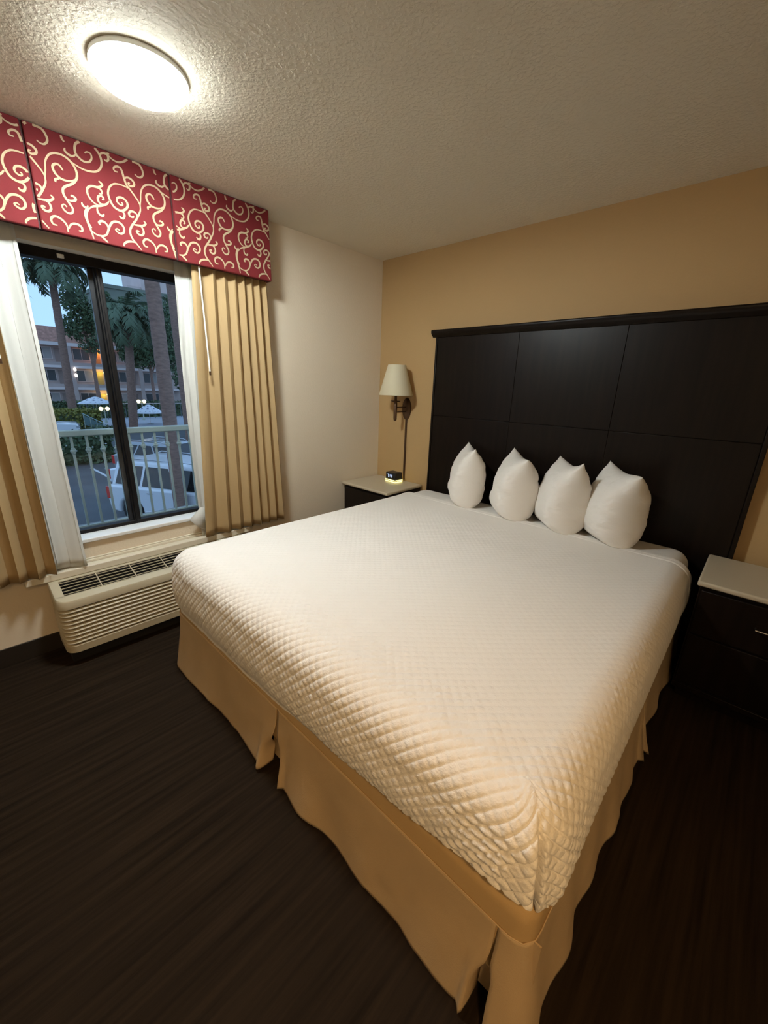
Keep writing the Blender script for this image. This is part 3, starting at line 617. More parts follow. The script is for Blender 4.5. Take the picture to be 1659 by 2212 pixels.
def skirt_panel(pts, z1, seed, curl0=0.0, curl1=0.0, flare=0.03, zb=0.010, waves=3.0, amp=0.005):
    s, Q, T, O = skirt_path(pts); L = s[-1]; nz = 30; v = np.linspace(0, 1, nz)[:, None]; s = s[None, :]
    fall = v ** 1.3
    off = flare * fall + (amp * np.sin(2 * np.pi * waves * s / L + seed) + amp * 1.3 * vnoise(s * 6, v * 1.0, seed)) * fall + 0.0025 * vnoise(s * 22, v * 5, seed + 2) * fall
    along = 0.008 * vnoise(s * 5, v * 2, seed + 3) * fall
    for c_, e, sg in ((curl0, s, 1), (curl1, L - s, -1)):
        if c_ > 0:
            k = np.clip(1 - e / c_, 0, 1) * smoothstep(0.15, 0.8, v)
            off = off + 0.030 * np.sin(np.pi * np.clip(k, 0, 1) * 0.9) * v - 0.055 * k ** 2
            along = along + sg * 0.55 * c_ * k ** 1.6
    z = z1 + (zb - z1) * v + 0.006 * vnoise(s * 5, v * 0, seed + 7) * v + 0 * s
    z = z + 0.012 * (np.clip(1 - s / 0.06, 0, 1) ** 2 * (curl0 > 0) + np.clip(1 - (L - s) / 0.06, 0, 1) ** 2 * (curl1 > 0)) * v
    P = np.zeros(off.shape + (3,))
    for k in (0, 1): P[..., k] = Q[:, k][None, :] + T[:, k][None, :] * along + O[:, k][None, :] * off
    P[..., 2] = z
    o = fast_grid('skirt_panel', P[:, ::-1], m_skirt, sk); md = o.modifiers.new('thickness', 'SOLIDIFY'); md.thickness = 0.003
    return o
zs = 0.318
yF = BYF + 0.001; xL = BX0 - 0.001; xR = BX1 + 0.003; XS = 2.425
skirt_panel([(xL, -0.10), (xL, yF), (1.535, yF)][::1], zs, 1, curl1=0.10, flare=0.035)
skirt_panel([(1.545, yF), (XS, yF)], zs, 4, curl0=0.05, curl1=0.05, flare=0.035, amp=0.008)
skirt_panel([(XS + 0.006, yF), (xR, yF), (xR, -1.02)], zs, 6, curl0=0.012, curl1=0.02, flare=0.036, waves=5, amp=0.008)
skirt_panel([(xR, -1.01), (xR, -0.10)], zs, 7, curl0=0.02, flare=0.03, waves=3, amp=0.008)
s_, Q_, T_, O_ = skirt_path([(xL, -0.10), (xL, yF), (xR, yF), (xR, -0.10)], step=0.03)
MB().tube([(q[0], q[1], zs) for q in Q_], 0.0018, 8).build('piping', m_skirt, sk, smooth='all')
# dark backing seen through the splits
for xs in (1.54, XS):
    MB().box((xs - 0.09, yF + 0.03, 0.01), (xs + 0.09, yF + 0.034, zs)).build('pleat_backing', m_skirt, sk)

# ================================================================== PILLOWS
def pillow(loc, rz, W_, H_, T_, seed, label, lean=0.0, tip=(0.0, 0.0)):
    n = 56
    s, tt = np.meshgrid(np.linspace(-1, 1, n), np.linspace(-1, 1, n))
    tp = np.where(tt > 0, np.clip(1 - np.abs(tt) ** 1.9, 0, 1) ** 0.72, np.clip(1 - np.abs(tt) ** 4.5, 0, 1) ** 0.5)
    prof = (np.clip(1 - np.abs(s) ** 4.2, 0, 1) ** 0.5) * tp
    ex = 1 - 0.05 * (1 - tt ** 2) * np.abs(s) ** 3 + 0.03 * np.clip(-tt, 0, 1) ** 3; ez = 1 - np.where(tt > 0, 0.20, 0.05) * (1 - s ** 2) * np.abs(tt) ** 2
    X = W_ / 2 * s * ex; Z = H_ / 2 * tt * ez + np.where(tt > 0, tt ** 4, 0) * (tip[0] * np.clip(-s, 0, 1) ** 3 + tip[1] * np.clip(s, 0, 1) ** 3)
    sides = []
    for sg in (1, -1):
        ph = seed * 3 + (0 if sg > 0 else 17)
        wr = 0.005 * vnoise(s * 2.0 + ph, tt * 4.5 + ph, seed) + 0.002 * vnoise(s * 3 + ph, tt * 13, seed + 1)
        edge = np.clip(np.abs(s), 0, 1) ** 2
        wr += 0.003 * edge * np.sin(tt * 17 + 3 * vnoise(s * 1.5, tt * 2, seed + 4) + seed) * (1 - tt ** 4)
        wr -= 0.0065 * np.exp(-(vnoise(s * 1.7 + ph, tt * 6.5 + 0.8 * s + ph, seed + 9) / 0.10) ** 2) * smoothstep(0.15, 0.75, np.abs(s)) * smoothstep(-0.9, -0.2, tt * 0 + 1)
        wr -= 0.004 * np.exp(-(vnoise(s * 4 + tt * 2 + ph, tt * 3 - s * 2 + ph, seed + 12) / 0.09) ** 2) * smoothstep(0.0, 0.8, tt)
        Y = sg * (T_ / 2 * prof * (1 - 0.14 * tt) + wr * np.minimum(prof * 2, 1))
        sides.append(np.stack([X, Y, Z], -1))
    A, B = sides; V = np.concatenate([A.reshape(-1, 3), B.reshape(-1, 3)])
    V[:, 2] += H_ / 2
    zb = 0.020; low = V[:, 2] < zb; V[low, 2] = zb + (V[low, 2] - zb) * 0.25          # bottom settles on the bed
    V[:, 2] -= V[:, 2].min()
    V[:, 1] += lean * V[:, 2]
    idx = np.arange(n * n).reshape(n, n)
    q = np.stack([idx[:-1, :-1], idx[:-1, 1:], idx[1:, 1:], idx[1:, :-1]], -1).reshape(-1, 4)
    Q = np.concatenate([q[:, ::-1], q + n * n])
    me_o = raw_mesh('pillow', V, Q, m_pillow, None)
    bm = bmesh.new(); bm.from_mesh(me_o.data); bmesh.ops.remove_doubles(bm, verts=bm.verts, dist=0.0006); bmesh.ops.recalc_face_normals(bm, faces=bm.faces); bm.to_mesh(me_o.data); bm.free(); me_o.data.shade_smooth()
    me_o.location = loc; me_o.rotation_euler = (0, 0, rz)
    return tag(me_o, label, 'pillow', 'white pillows standing at the headboard')
ZP = ZB - 0.002
PW, PH, PT = 0.335, 0.44, 0.235
pillow((1.115, -0.235, ZP), R(-50), PW, PH, PT, 1, 'smallest-looking white pillow standing nearest the wall lamp', 0.05, (-0.005, -0.01))
pillow((1.485, -0.245, ZP), R(-50), PW + .02, PH, PT + .02, 2, 'second white pillow from the wall lamp, one top corner folded', 0.05, (0.0, -0.03))
pillow((1.80, -0.25, ZP), R(-50), PW + .02, PH, PT + .02, 3, 'third white pillow from the wall lamp, with a sharp pointed corner', 0.05, (-0.015, 0.0))
pillow((2.085, -0.24, ZP), R(-50), PW + .02, PH, PT + .03, 4, 'white pillow nearest the right nightstand, partly shaded by its neighbour', 0.05, (-0.005, -0.03))
# ================================================================== OUTSIDE: balcony
GZ = -3.0
m_asph = mat('asphalt', (0.075, 0.08, 0.085, 1), 0.85, bump=(40, 0.3, 0.01), vary=(0.8, 0.25))
m_conc = mat('grey_concrete', (0.22, 0.23, 0.23, 1), 0.8, vary=(2, 0.12))
m_rail = mat('pale_green_rail_paint', (0.36, 0.40, 0.34, 1), 0.5)
m_stucco = mat('grey_mauve_stucco', (0.50, 0.38, 0.34, 1), 0.85, vary=(0.7, 0.1))
m_stucco2 = mat('dim_green_grey_stucco', (0.17, 0.19, 0.15, 1), 0.85, vary=(0.4, 0.15))
m_tower = mat('pale_mauve_stucco', (0.60, 0.46, 0.42, 1), 0.85, vary=(0.4, 0.08))
m_fascia = mat('pale_fascia_paint', (0.75, 0.62, 0.58, 1), 0.7)
m_tile = mat('brown_roof_tile', (0.38, 0.19, 0.14, 1), 0.8, vary=(2.5, 0.35))
m_wglass = mat('dark_far_window_glass', (0.05, 0.055, 0.06, 1), 0.25)
m_drape = mat('grey_room_drape', (0.4, 0.36, 0.34, 1), 0.8)
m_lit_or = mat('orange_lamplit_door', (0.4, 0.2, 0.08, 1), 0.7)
m_leaf = mat('dark_green_leaf', (0.075, 0.115, 0.05, 1), 0.6, vary=(3, 0.3))
m_leaf2 = mat('green_palm_frond', (0.10, 0.14, 0.08, 1), 0.55, vary=(2, 0.3))
m_leaf3 = mat('yellow_green_leaf', (0.22, 0.21, 0.04, 1), 0.6, vary=(3, 0.3))
m_bark = mat('grey_brown_palm_bark', (0.25, 0.145, 0.11, 1), 0.9, bump=(14, 0.8, 0.02), vary=(6, 0.25), stretch=(1, 1, 3))
m_flower = mat('white_petal', (0.8, 0.8, 0.8, 1), 0.7)
m_car_w = mat('white_car_paint', (0.72, 0.72, 0.74, 1), 0.25, coat=0.6)
m_car_g = mat('silver_grey_car_paint', (0.34, 0.35, 0.37, 1), 0.25, metal=0.3, coat=0.6)
m_car_d = mat('black_car_paint', (0.02, 0.022, 0.026, 1), 0.2, coat=0.6)
m_carglass = mat('tinted_car_glass', (0.012, 0.012, 0.014, 1), 0.08)
m_tyre = mat('black_rubber', (0.012, 0.012, 0.012, 1), 0.8)
m_rim = mat('alloy_rim', (0.5, 0.5, 0.52, 1), 0.3, metal=0.9)
m_tail = mat('red_tail_lens', (0.55, 0.02, 0.02, 1), 0.25)
m_headl = mat('clear_head_lens', (0.35, 0.36, 0.38, 1), 0.15)
m_globe = mat('glowing_globe', (1, 0.95, 0.7, 1), 0.4, emit=((1.0, 0.80, 0.36, 1), 2.4))

struct(MB().box((-130, -90, GZ - 0.3), (-0.16, 110, GZ)).build('parking_lot_ground', m_asph), 'asphalt car park below the window')
struct(MB().box((-1.30, -6, GZ), (-1.10, 3, 0.30)).build('balcony_wall', m_conc, bevel=0.01), 'low concrete balcony wall under the railing')
struct(MB().box((-1.12, -6, -0.2), (-0.16, 3, -0.05)).build('balcony_floor', m_conc), 'balcony slab outside the window')
rl = thing('balcony_railing', 'pale green metal railing with collared balusters outside the window', 'railing', (-1.2, -1.6, 0.30))
MB().box((-1.225, -4.2, 1.022), (-1.175, 1.0, 1.068)).build('top_rail', m_rail, rl, bevel=0.008)
MB().box((-1.215, -4.2, 0.300), (-1.185, 1.0, 0.315)).build('bottom_rail', m_rail, rl, bevel=0.004)
bal = MB(); bal.box((-0.008, -0.008, 0.012), (0.008, 0.008, 0.725))
bal.lathe([(0.008, 0.585), (0.015, 0.592), (0.015, 0.600), (0.021, 0.606), (0.021, 0.616), (0.015, 0.622), (0.015, 0.630), (0.008, 0.637)], 8)
k0 = None
for k in range(-14, 16):
    y_ = -2.11 + 0.0967 * k
    if k0 is None:
        k0 = bal.build('baluster', m_rail, rl, local=True); ob = k0
    else:
        ob = k0.copy(); COL.objects.link(ob); ob.parent = rl
    ob.location = (0, y_ + 1.6, 0.0)

# ================================================================== OUTSIDE: cars
def car(label, loc, heading, paint, L=5.2, W=2.0, H=1.89, belt=1.12, hood=1.13, cabin=(-2.45, -2.2, 0.95, 1.55), wheel_r=0.39, wb=3.0, rails=True, suv=True, group='parked cars', name='parked_car'):
    """local x forward, y left; cabin = rear base, rear roof, front roof, front base (x)"""
    t = thing(name, label, 'car', (loc[0], loc[1], GZ), heading, group)
    xr, xf = -L / 2, L / 2; ax = [-wb / 2 - 0.03, wb / 2 - 0.03]; ra = wheel_r + 0.07; zb = 0.30
    p = [(xr + 0.05, zb + 0.08)]
    for a_ in ax:
        dx = math.sqrt(max(0.0, ra ** 2 - (zb - wheel_r) ** 2)); 
        p.append((a_ - dx, zb))
        a0 = math.atan2(zb - wheel_r, -dx)
        for k in range(1, 9):
            a = math.pi - (math.pi) * k / 9 ; p.append((a_ + ra * math.cos(a), wheel_r + ra * math.sin(a)))
        p.append((a_ + dx, zb))
    p += [(xf - 0.10, zb + 0.02), (xf, zb + 0.18), (xf - 0.02, hood - 0.28), (xf - 0.16, hood - 0.06), (cabin[3] + 0.25, hood), (cabin[3], belt + 0.02)]
    p += [(cabin[0], belt + 0.01), (xr + (0.02 if suv else 0.05), belt - 0.06), (xr, zb + 0.42)]
    MB().prism(p, 1, -W / 2, W / 2).build('body', paint, t, bevel=0.07, local=True, segs=3)
    MB().prism([(xr + 0.25, 0.22), (xf - 0.3, 0.22), (xf - 0.3, 0.5), (xr + 0.25, 0.5)], 1, -W / 2 + 0.28, W / 2 - 0.28).build('underbody', m_tyre, t, local=True)
    # cabin
    wb_, wt_ = W / 2 - 0.05, W / 2 - 0.22
    zt = H - 0.03
    lo = [(cabin[0], belt - 0.02), (cabin[3], belt - 0.02)]; hi = [(cabin[1], zt), (cabin[2], zt)]
    c_ = MB(); ys = []
    top_mid = [(cabin[1] + 0.1 * 0, zt), ((cabin[1] + cabin[2]) / 2, H), (cabin[2], zt - 0.01)]
    vs = []
    for sgn in (1, -1):
        vs += [(cabin[0], sgn * wb_, belt - 0.03), (cabin[1], sgn * wt_, zt - 0.03), (cabin[1] * .5 + cabin[2] * .5, sgn * (wt_ + 0.01), H - 0.03), (cabin[2], sgn * wt_, zt - 0.05), (cabin[3], sgn * wb_, belt - 0.03)]
    c_.add(vs, [(0, 1, 2, 3, 4), (9, 8, 7, 6, 5), (0, 5, 6, 1), (1, 6, 7, 2), (2, 7, 8, 3), (3, 8, 9, 4), (4, 9, 5, 0)])
    c_.build('cabin', paint, t, bevel=0.06, local=True, segs=3)
    def edge_x(z, which):
        f = (z - belt) / (zt - belt); return (cabin[0] + (cabin[1] - cabin[0]) * f) if which == 0 else (cabin[3] + (cabin[2] - cabin[3]) * f)
    def yside(z): return wb_ + (wt_ - wb_) * (z - belt) / (zt - belt) + 0.006
    z0, z1 = belt + 0.05, zt - 0.14
    nwin = 3 if suv else 2
    x_lo0, x_lo1, x_hi0, x_hi1 = edge_x(z0, 0) + 0.13, edge_x(z0, 1) - 0.14, edge_x(z1, 0) + 0.13, edge_x(z1, 1) - 0.10
    cuts = [0, 0.33, 0.64, 1.0] if suv else [0, 0.5, 1.0]
    for sgn in (1, -1):
        for i in range(nwin):
            g = 0.05; a, b = cuts[i], cuts[i + 1]; d_ = 0.16 if (suv and i == 1) else 0.0; e_ = 0.16 if (suv and i == 0) else 0.0
            q = [(x_lo0 + (x_lo1 - x_lo0) * a + g - d_, z0), (x_lo0 + (x_lo1 - x_lo0) * b - g - e_, z0), (x_hi0 + (x_hi1 - x_hi0) * b - g, z1), (x_hi0 + (x_hi1 - x_hi0) * a + g, z1)]
            w = MB(); vs = [(x_, sgn * yside(z_), z_) for x_, z_ in q] + [(x_, sgn * (yside(z_) - 0.03), z_) for x_, z_ in q]
            w.add(vs, [(0, 1, 2, 3), (7, 6, 5, 4)] + [(k, (k + 1) % 4, 4 + (k + 1) % 4, 4 + k) for k in range(4)])
            w.build('side_window', m_carglass, t, local=True)
    for which, nm in ((1, 'windscreen'), (0, 'rear_window')):
        s_ = 1 if which else -1; za, zc = belt + 0.06, zt - 0.09
        w = MB(); q = []
        for z_ in (za, zc):
            y_ = yside(z_) - 0.13; q += [(edge_x(z_, which) + s_ * 0.012, -y_, z_), (edge_x(z_, which) + s_ * 0.012, y_, z_)]
        vs = q + [(a - s_ * 0.03, b, c) for a, b, c in q]
        w.add(vs, [(0, 1, 3, 2), (4, 6, 7, 5), (0, 2, 6, 4), (1, 5, 7, 3), (0, 4, 5, 1), (2, 3, 7, 6)])
        w.build(nm, m_carglass, t, local=True)
    for sgn in (1, -1):
        if rails:
            MB().tube([(cabin[1] + 0.15, sgn * (wt_ - 0.04), zt + 0.0), (cabin[1] + 0.3, sgn * (wt_ - 0.03), H + 0.035), (cabin[2] - 0.3, sgn * (wt_ - 0.03), H + 0.03), (cabin[2] - 0.1, sgn * (wt_ - 0.04), zt - 0.02)], 0.018, 6).build('roof_rail', m_rim, t, local=True)
        MB().box((xr - 0.012, sgn * (W / 2 - 0.05), belt - 0.45), (xr + 0.16, sgn * (W / 2 + 0.008), belt - 0.06)).build('tail_light', m_tail, t, bevel=0.02, local=True)
        MB().box((xf - 0.22, sgn * (W / 2 - 0.38), hood - 0.36), (xf + 0.005, sgn * (W / 2 + 0.004), hood - 0.20)).build('headlight', m_headl, t, bevel=0.02, local=True)
        MB().box((cabin[3] - 0.25, sgn * (W / 2 + 0.02), belt + 0.0), (cabin[3] - 0.08, sgn * (W / 2 + 0.20), belt + 0.14)).build('door_mirror', paint, t, bevel=0.03, local=True)
        for hx in (0.32, -0.78):
            MB().box((hx - 0.1, sgn * (W / 2 - 0.01), belt - 0.16), (hx + 0.1, sgn * (W / 2 + 0.025), belt - 0.125)).build('door_handle', m_rim, t, bevel=0.008, local=True)
        MB().box((ax[0] + ra + 0.05, sgn * (W / 2 - 0.02), 0.42), (ax[1] - ra - 0.05, sgn * (W / 2 + 0.012), 0.47)).build('sill_trim', paint, t, bevel=0.01, local=True)
    MB().box((xf - 0.02, -W / 2 + 0.42, hood - 0.42), (xf + 0.02, W / 2 - 0.42, hood - 0.18)).build('grille', m_tyre, t, bevel=0.02, local=True)
    for a_ in ax:
        for sgn in (1, -1):
            Mw = Matrix.Translation((a_, sgn * (W / 2 - 0.15), wheel_r)) @ Matrix.Rotation(R(-90 * sgn), 4, 'X')
            wbm = MB().lathe([(wheel_r * 0.6, -0.11), (wheel_r * 0.93, -0.12), (wheel_r, -0.08), (wheel_r, 0.08), (wheel_r * 0.93, 0.12), (wheel_r * 0.66, 0.115), (wheel_r * 0.64, 0.06)], 28, M=Mw)
            tw = wbm.build('wheel', m_tyre, t, smooth=True, local=True)
            rm = MB(); rm.lathe([(wheel_r * 0.64, 0.07), (wheel_r * 0.68, 0.105), (wheel_r * 0.62, 0.10), (wheel_r * 0.58, 0.05), (0.0, 0.04)], 28, M=Mw)
            for k in range(6):
                A_ = Mw @ Matrix.Rotation(2 * math.pi * k / 6, 4, 'Z'); rm.box((0.03, -0.035, 0.05), (wheel_r * 0.62, 0.035, 0.09), A_)
            rm.build('rim', m_rim, tw, local=True)
    return t
HD = R(28)
fwd = Vector((math.cos(HD), math.sin(HD))); lft = Vector((-math.sin(HD), math.cos(HD)))
def park(A, off, back): return (A[0] + lft.x * off - fwd.x * back, A[1] + lft.y * off - fwd.y * back)
CA = (-11.63 + fwd.x * 1.72 + lft.x * 0.95, 0.70 + fwd.y * 1.72 + lft.y * 0.95)
car('white sport utility vehicle parked nearest the railing, tinted windows', CA, HD, m_car_w, L=4.95, H=2.02, belt=1.2, hood=1.2, wb=3.1, cabin=(-2.33, -2.12, 0.95, 1.6))
car('low white car parked just behind the nearest white utility vehicle', park(CA, 2.7, 3.3), HD, m_car_w, L=4.7, W=1.85, H=1.50, belt=0.98, hood=0.98, cabin=(-1.9, -1.1, 0.35, 1.25), wheel_r=0.33, wb=2.75, rails=False, suv=False)
car('silver grey crossover parked beyond the two white cars', park(CA, 4.9, 5.4), HD, m_car_g, L=4.8, W=1.92, H=1.70, belt=1.05, hood=1.05, cabin=(-2.2, -1.75, 0.55, 1.35), wheel_r=0.36, wb=2.85)
car('black car parked behind the thick palm trunk', park(CA, 5.6, 0.6), HD, m_car_d, L=4.6, W=1.85, H=1.48, belt=0.97, hood=0.97, cabin=(-1.8, -1.0, 0.35, 1.2), wheel_r=0.33, wb=2.7, rails=False, suv=False)
car('white car with rounded bonnet parked past the hedge', (-33.0, 1.2), R(80), m_car_w, L=4.8, W=1.9, H=1.62, belt=1.30, hood=1.40, cabin=(-2.2, -1.75, 0.35, 0.95), wheel_r=0.38, wb=2.85, rails=False)
m_line = mat('white_road_paint', (0.6, 0.6, 0.6, 1), 0.7)
for i_, (a, b) in enumerate((((-22.0, 1.80), (-17.9, 1.92)), ((-21.4, 2.30), (-19.3, 2.36)))):
    dx, dy = b[0] - a[0], b[1] - a[1]; l_ = math.hypot(dx, dy); nx, ny = -dy / l_ * 0.06, dx / l_ * 0.06
    o = MB().prism([(a[0] + nx, a[1] + ny), (b[0] + nx, b[1] + ny), (b[0] - nx, b[1] - ny), (a[0] - nx, a[1] - ny)], 2, GZ, GZ + 0.012).build('parking_line', m_line)
    tag(o, ('longer white bay line painted on the asphalt left of the parked cars', 'second white bay line beside the longer one on the asphalt')[i_], 'road marking', 'painted bay lines')

# ================================================================== OUTSIDE: plants
def leaf_cloud(mb_v, mb_f, centre, rad, n, size, seed, flat=1.0):
    r = np.random.default_rng(seed)
    d = r.normal(size=(n, 3)); d /= np.linalg.norm(d, axis=1)[:, None]; rr = r.random(n) ** 0.45
    c = np.array(centre) + d * rr[:, None] * np.array(rad)
    a = r.normal(size=(n, 3)); a /= np.linalg.norm(a, axis=1)[:, None]
    b = np.cross(a, r.normal(size=(n, 3))); b /= np.linalg.norm(b, axis=1)[:, None] + 1e-9
    s = size * (0.6 + 0.8 * r.random(n))[:, None]
    q = np.stack([c - a * s, c - b * s * 0.45, c + a * s, c + b * s * 0.45], 1)
    o = sum(len(x) for x in mb_v); mb_v.append(q.reshape(-1, 3)); mb_f.append(np.arange(n * 4).reshape(-1, 4) + o)
def box_leaves(mb_v, mb_f, lo, hi, n, size, seed):
    r = np.random.default_rng(seed); lo = np.array(lo); hi = np.array(hi)
    c = lo + r.random((n, 3)) * (hi - lo)
    # bring most leaves out to the faces that show
    k = r.integers(0, 4, n)
    c[k == 0, 0] = hi[0] + r.normal(0, 0.1, (k == 0).sum()); c[k == 1, 2] = hi[2] + r.normal(0, 0.1, (k == 1).sum()) ; c[k == 2, 1] = hi[1] + r.normal(0, 0.1, (k == 2).sum())
    a = r.normal(size=(n, 3)); a /= np.linalg.norm(a, axis=1)[:, None]
    b = np.cross(a, r.normal(size=(n, 3))); b /= np.linalg.norm(b, axis=1)[:, None] + 1e-9
    s = size * (0.6 + 0.8 * r.random(n))[:, None]
    q = np.stack([c - a * s, c - b * s * 0.5, c + a * s, c + b * s * 0.5], 1)
    o = sum(len(x) for x in mb_v); mb_v.append(q.reshape(-1, 3)); mb_f.append(np.arange(n * 4).reshape(-1, 4) + o)
def leaves_obj(name, vs, fs, m, parent=None):
    V = np.concatenate(vs); Q = np.concatenate(fs)
    if parent is not None:
        wl_ = world_loc(parent); V = V - np.array([wl_.x, wl_.y, wl_.z])
    return raw_mesh(name, V, Q, m, parent, False)
def hedge(label, lo, hi, n, size, seed, m, flowers=0, name='hedge'):
    t = thing(name, label, 'hedge' if name == 'hedge' else 'shrub', ((lo[0] + hi[0]) / 2, (lo[1] + hi[1]) / 2, lo[2]))
    rounded_box(lo[0] + 0.12, hi[0] - 0.12, lo[1] + 0.12, hi[1] - 0.12, lo[2], hi[2] - 0.12, 0.25, 2).build('core', m_leaf, t)
    vs, fs = [], []; box_leaves(vs, fs, lo, hi, n, size, seed); leaves_obj('foliage', vs, fs, m, t)['kind'] = 'stuff'
    if flowers:
        r = np.random.default_rng(seed + 1); fl = MB()
        for k in range(flowers):
            y_ = lo[1] + r.random() * (hi[1] - lo[1]); z_ = lo[2] + (hi[2] - lo[2]) * (0.45 + 0.6 * r.random())
            fl.lathe([(0.0, -0.04), (0.06, 0.0), (0.0, 0.04)], 6, (hi[0] + 0.08, y_, min(z_, hi[2] + 0.06)))
        fl.build('blossoms', m_flower, t)
    return t
hedge('dark clipped hedge with white blossoms along the car park edge', (-24.6, -8, GZ), (-23.2, 3.0, -1.55), 9000, 0.11, 31, m_leaf, 34)
hedge('yellow green bush beside the teal ramp railing', (-37.6, 2.2, GZ), (-36.2, 5.6, -1.15), 3000, 0.12, 33, m_leaf3, 0, 'shrub')
hedge('low dark green bush in front of the ramp panel', (-35.2, 4.4, GZ), (-34.3, 6.4, -2.35), 1500, 0.10, 34, m_leaf, 12, 'shrub')
hedge('long dark hedge behind the patio umbrellas', (-52.5, 6.5, GZ), (-51, 24, -1.35), 5000, 0.2, 35, m_leaf)
hedge('dark hedge at the foot of the motel building', (-64.5, 2, GZ), (-63, 13, -1.9), 3500, 0.2, 36, m_leaf)

def frond_mesh(L, droop, seed, nl=30, lw=0.055, ll=0.55):
    r = random.Random(seed); v = []; f = []; pts = []
    x = z = 0.0; ang = R(62)
    n = 22
    for i in range(n + 1):
        pts.append((x, z)); x += L / n * math.cos(ang); z += L / n * math.sin(ang); ang -= droop / n * (0.5 + 1.0 * i / n)
    for i in range(n):     # rachis
        w = 0.035 * (1 - i / n) + 0.006; w2 = 0.035 * (1 - (i + 1) / n) + 0.006; o = len(v)
        v += [(pts[i][0], -w, pts[i][1]), (pts[i][0], w, pts[i][1]), (pts[i + 1][0], w2, pts[i + 1][1]), (pts[i + 1][0], -w2, pts[i + 1][1])]; f.append([o, o + 1, o + 2, o + 3])
    for k in range(nl):
        s = 0.14 + 0.86 * k / nl; i = min(int(s * n), n - 1); px_, pz_ = pts[i]
        tx, tz = pts[i + 1][0] - px_, pts[i + 1][1] - pz_; tl = math.hypot(tx, tz); tx /= tl; tz /= tl
        l = ll * (0.5 + 0.5 * math.sin(math.pi * min(1, s * 0.95))) * (0.8 + 0.4 * r.random())
        for sg in (1, -1):
            a = R(48 + 14 * r.random()); dn = 0.35 + 0.65 * r.random()
            ex, ey, ez = px_ + tx * l * math.cos(a), sg * l * math.sin(a) * 0.8, pz_ + tz * l * math.cos(a) - dn * l * 0.75
            o = len(v); v += [(px_, 0, pz_ + 0.005), (px_ + tx * lw * 2, 0, pz_ + tz * lw * 2), ((px_ + ex) / 2 + tx * lw, ey * 0.6, (pz_ + ez) / 2 + 0.10 * l), (ex, ey, ez)]
            f.append([o, o + 1, o + 2, o + 3])
    me = bpy.data.meshes.new('frond'); me.from_pydata(v, [], f); me.materials.append(m_leaf2); return me
FR = [frond_mesh(1.0, R(d), 50 + d, 34, 0.022, 0.26) for d in (115, 150, 178)]
def palm(label, base, top, r0, r1, nfr, fl, seed, crown=True, zbase=GZ, skirt=0.3):
    t = thing('palm_tree', label, 'palm tree', (base[0], base[1], zbase))
    n = 46; pts = []; rad = []
    for i in range(n + 1):
        s = i / n; pts.append((base[0] + (top[0] - base[0]) * s, base[1] + (top[1] - base[1]) * s, zbase + (top[2] - zbase) * s))
        rad.append((r0 + (r1 - r0) * s ** 0.7) * (1.0 + (0.035 if i % 2 else -0.015)) * (1.25 if i == 0 else 1))
    MB().tube(pts, rad, 14).build('trunk', m_bark, t, smooth=True)
    if crown:
        r = random.Random(seed)
        MB().lathe([(r1 * 0.9, -0.9), (r1 * 1.5, -0.35), (r1 * 1.3, 0.15), (r1 * 0.4, 0.6), (0, 0.7)], 12, top).build('crownshaft', m_bark, t)
        for k in range(nfr):
            fo = bpy.data.objects.new('frond', FR[k % 3 if r.random() > skirt else 2]); COL.objects.link(fo); fo.parent = t
            az = k * 2.39996 + r.random() * 0.3; tilt = R(-28 + 72 * (k / nfr)) ; sc = fl * (0.85 + 0.3 * r.random())
            fo.location = (top[0] - base[0], top[1] - base[1], top[2] - zbase + 0.25 - 0.35 * k / nfr)
            fo.rotation_euler = (0, tilt, az); fo.scale = (sc, sc, sc)
    return t
palm('tall palm with ragged crown against the sky left of the window bar', (-40.0, 4.55), (-40.0, 4.95, 8.9), 0.34, 0.24, 40, 3.2, 3)
palm('shorter bushy palm with drooping fronds behind the second umbrella', (-38.0, 8.35), (-38.0, 9.1, 5.6), 0.36, 0.30, 56, 3.2, 5, skirt=0.6)
palm('thick bare palm trunk rising right behind the railing', (-9.5, 1.50), (-9.5, 1.50, 9.0), 0.185, 0.165, 30, 3.0, 8, zbase=GZ)
palm('slim palm trunk just behind the thick palm trunk', (-24.0, 7.7), (-24.0, 7.5, 12.0), 0.30, 0.26, 24, 3.0, 9)
def leafy_tree(label, base, blobs, seed, m, name='leafy_tree'):
    t = thing(name, label, 'tree', (base[0], base[1], GZ)); vs, fs = [], []
    tr = MB(); c0 = np.mean([b[0] for b in blobs], axis=0)
    tr.tube([(base[0], base[1], GZ), (base[0], base[1], (GZ + c0[2]) / 2), tuple(c0)], [0.25, 0.18, 0.08], 8)
    for c, r_, n, s in blobs:
        tr.tube([(base[0], base[1], (GZ + c0[2]) / 2), tuple((np.array(c) + c0) / 2), c], [0.12, 0.08, 0.03], 6)
        leaf_cloud(vs, fs, c, r_, n, s, seed); seed += 1
    tr.build('trunk', m_bark, t); leaves_obj('crown', vs, fs, m, t)['kind'] = 'stuff'
    return t
leafy_tree('airy leafy tree between tall palm and window bar', (-55, 9.9), [((-55, 9.2, 9.2), (1.4, 1.4, 1.5), 1100, 0.19), ((-55, 10.6, 7.4), (1.6, 1.6, 1.6), 1500, 0.19), ((-55, 8.7, 6.6), (1.2, 1.2, 1.4), 900, 0.19), ((-55, 11.9, 8.8), (1.3, 1.2, 2.0), 1500, 0.19), ((-55, 10.2, 5.0), (1.5, 1.5, 1.2), 700, 0.17), ((-55, 12.0, 6.9), (1.3, 1.2, 1.6), 900, 0.18)], 71, m_leaf)
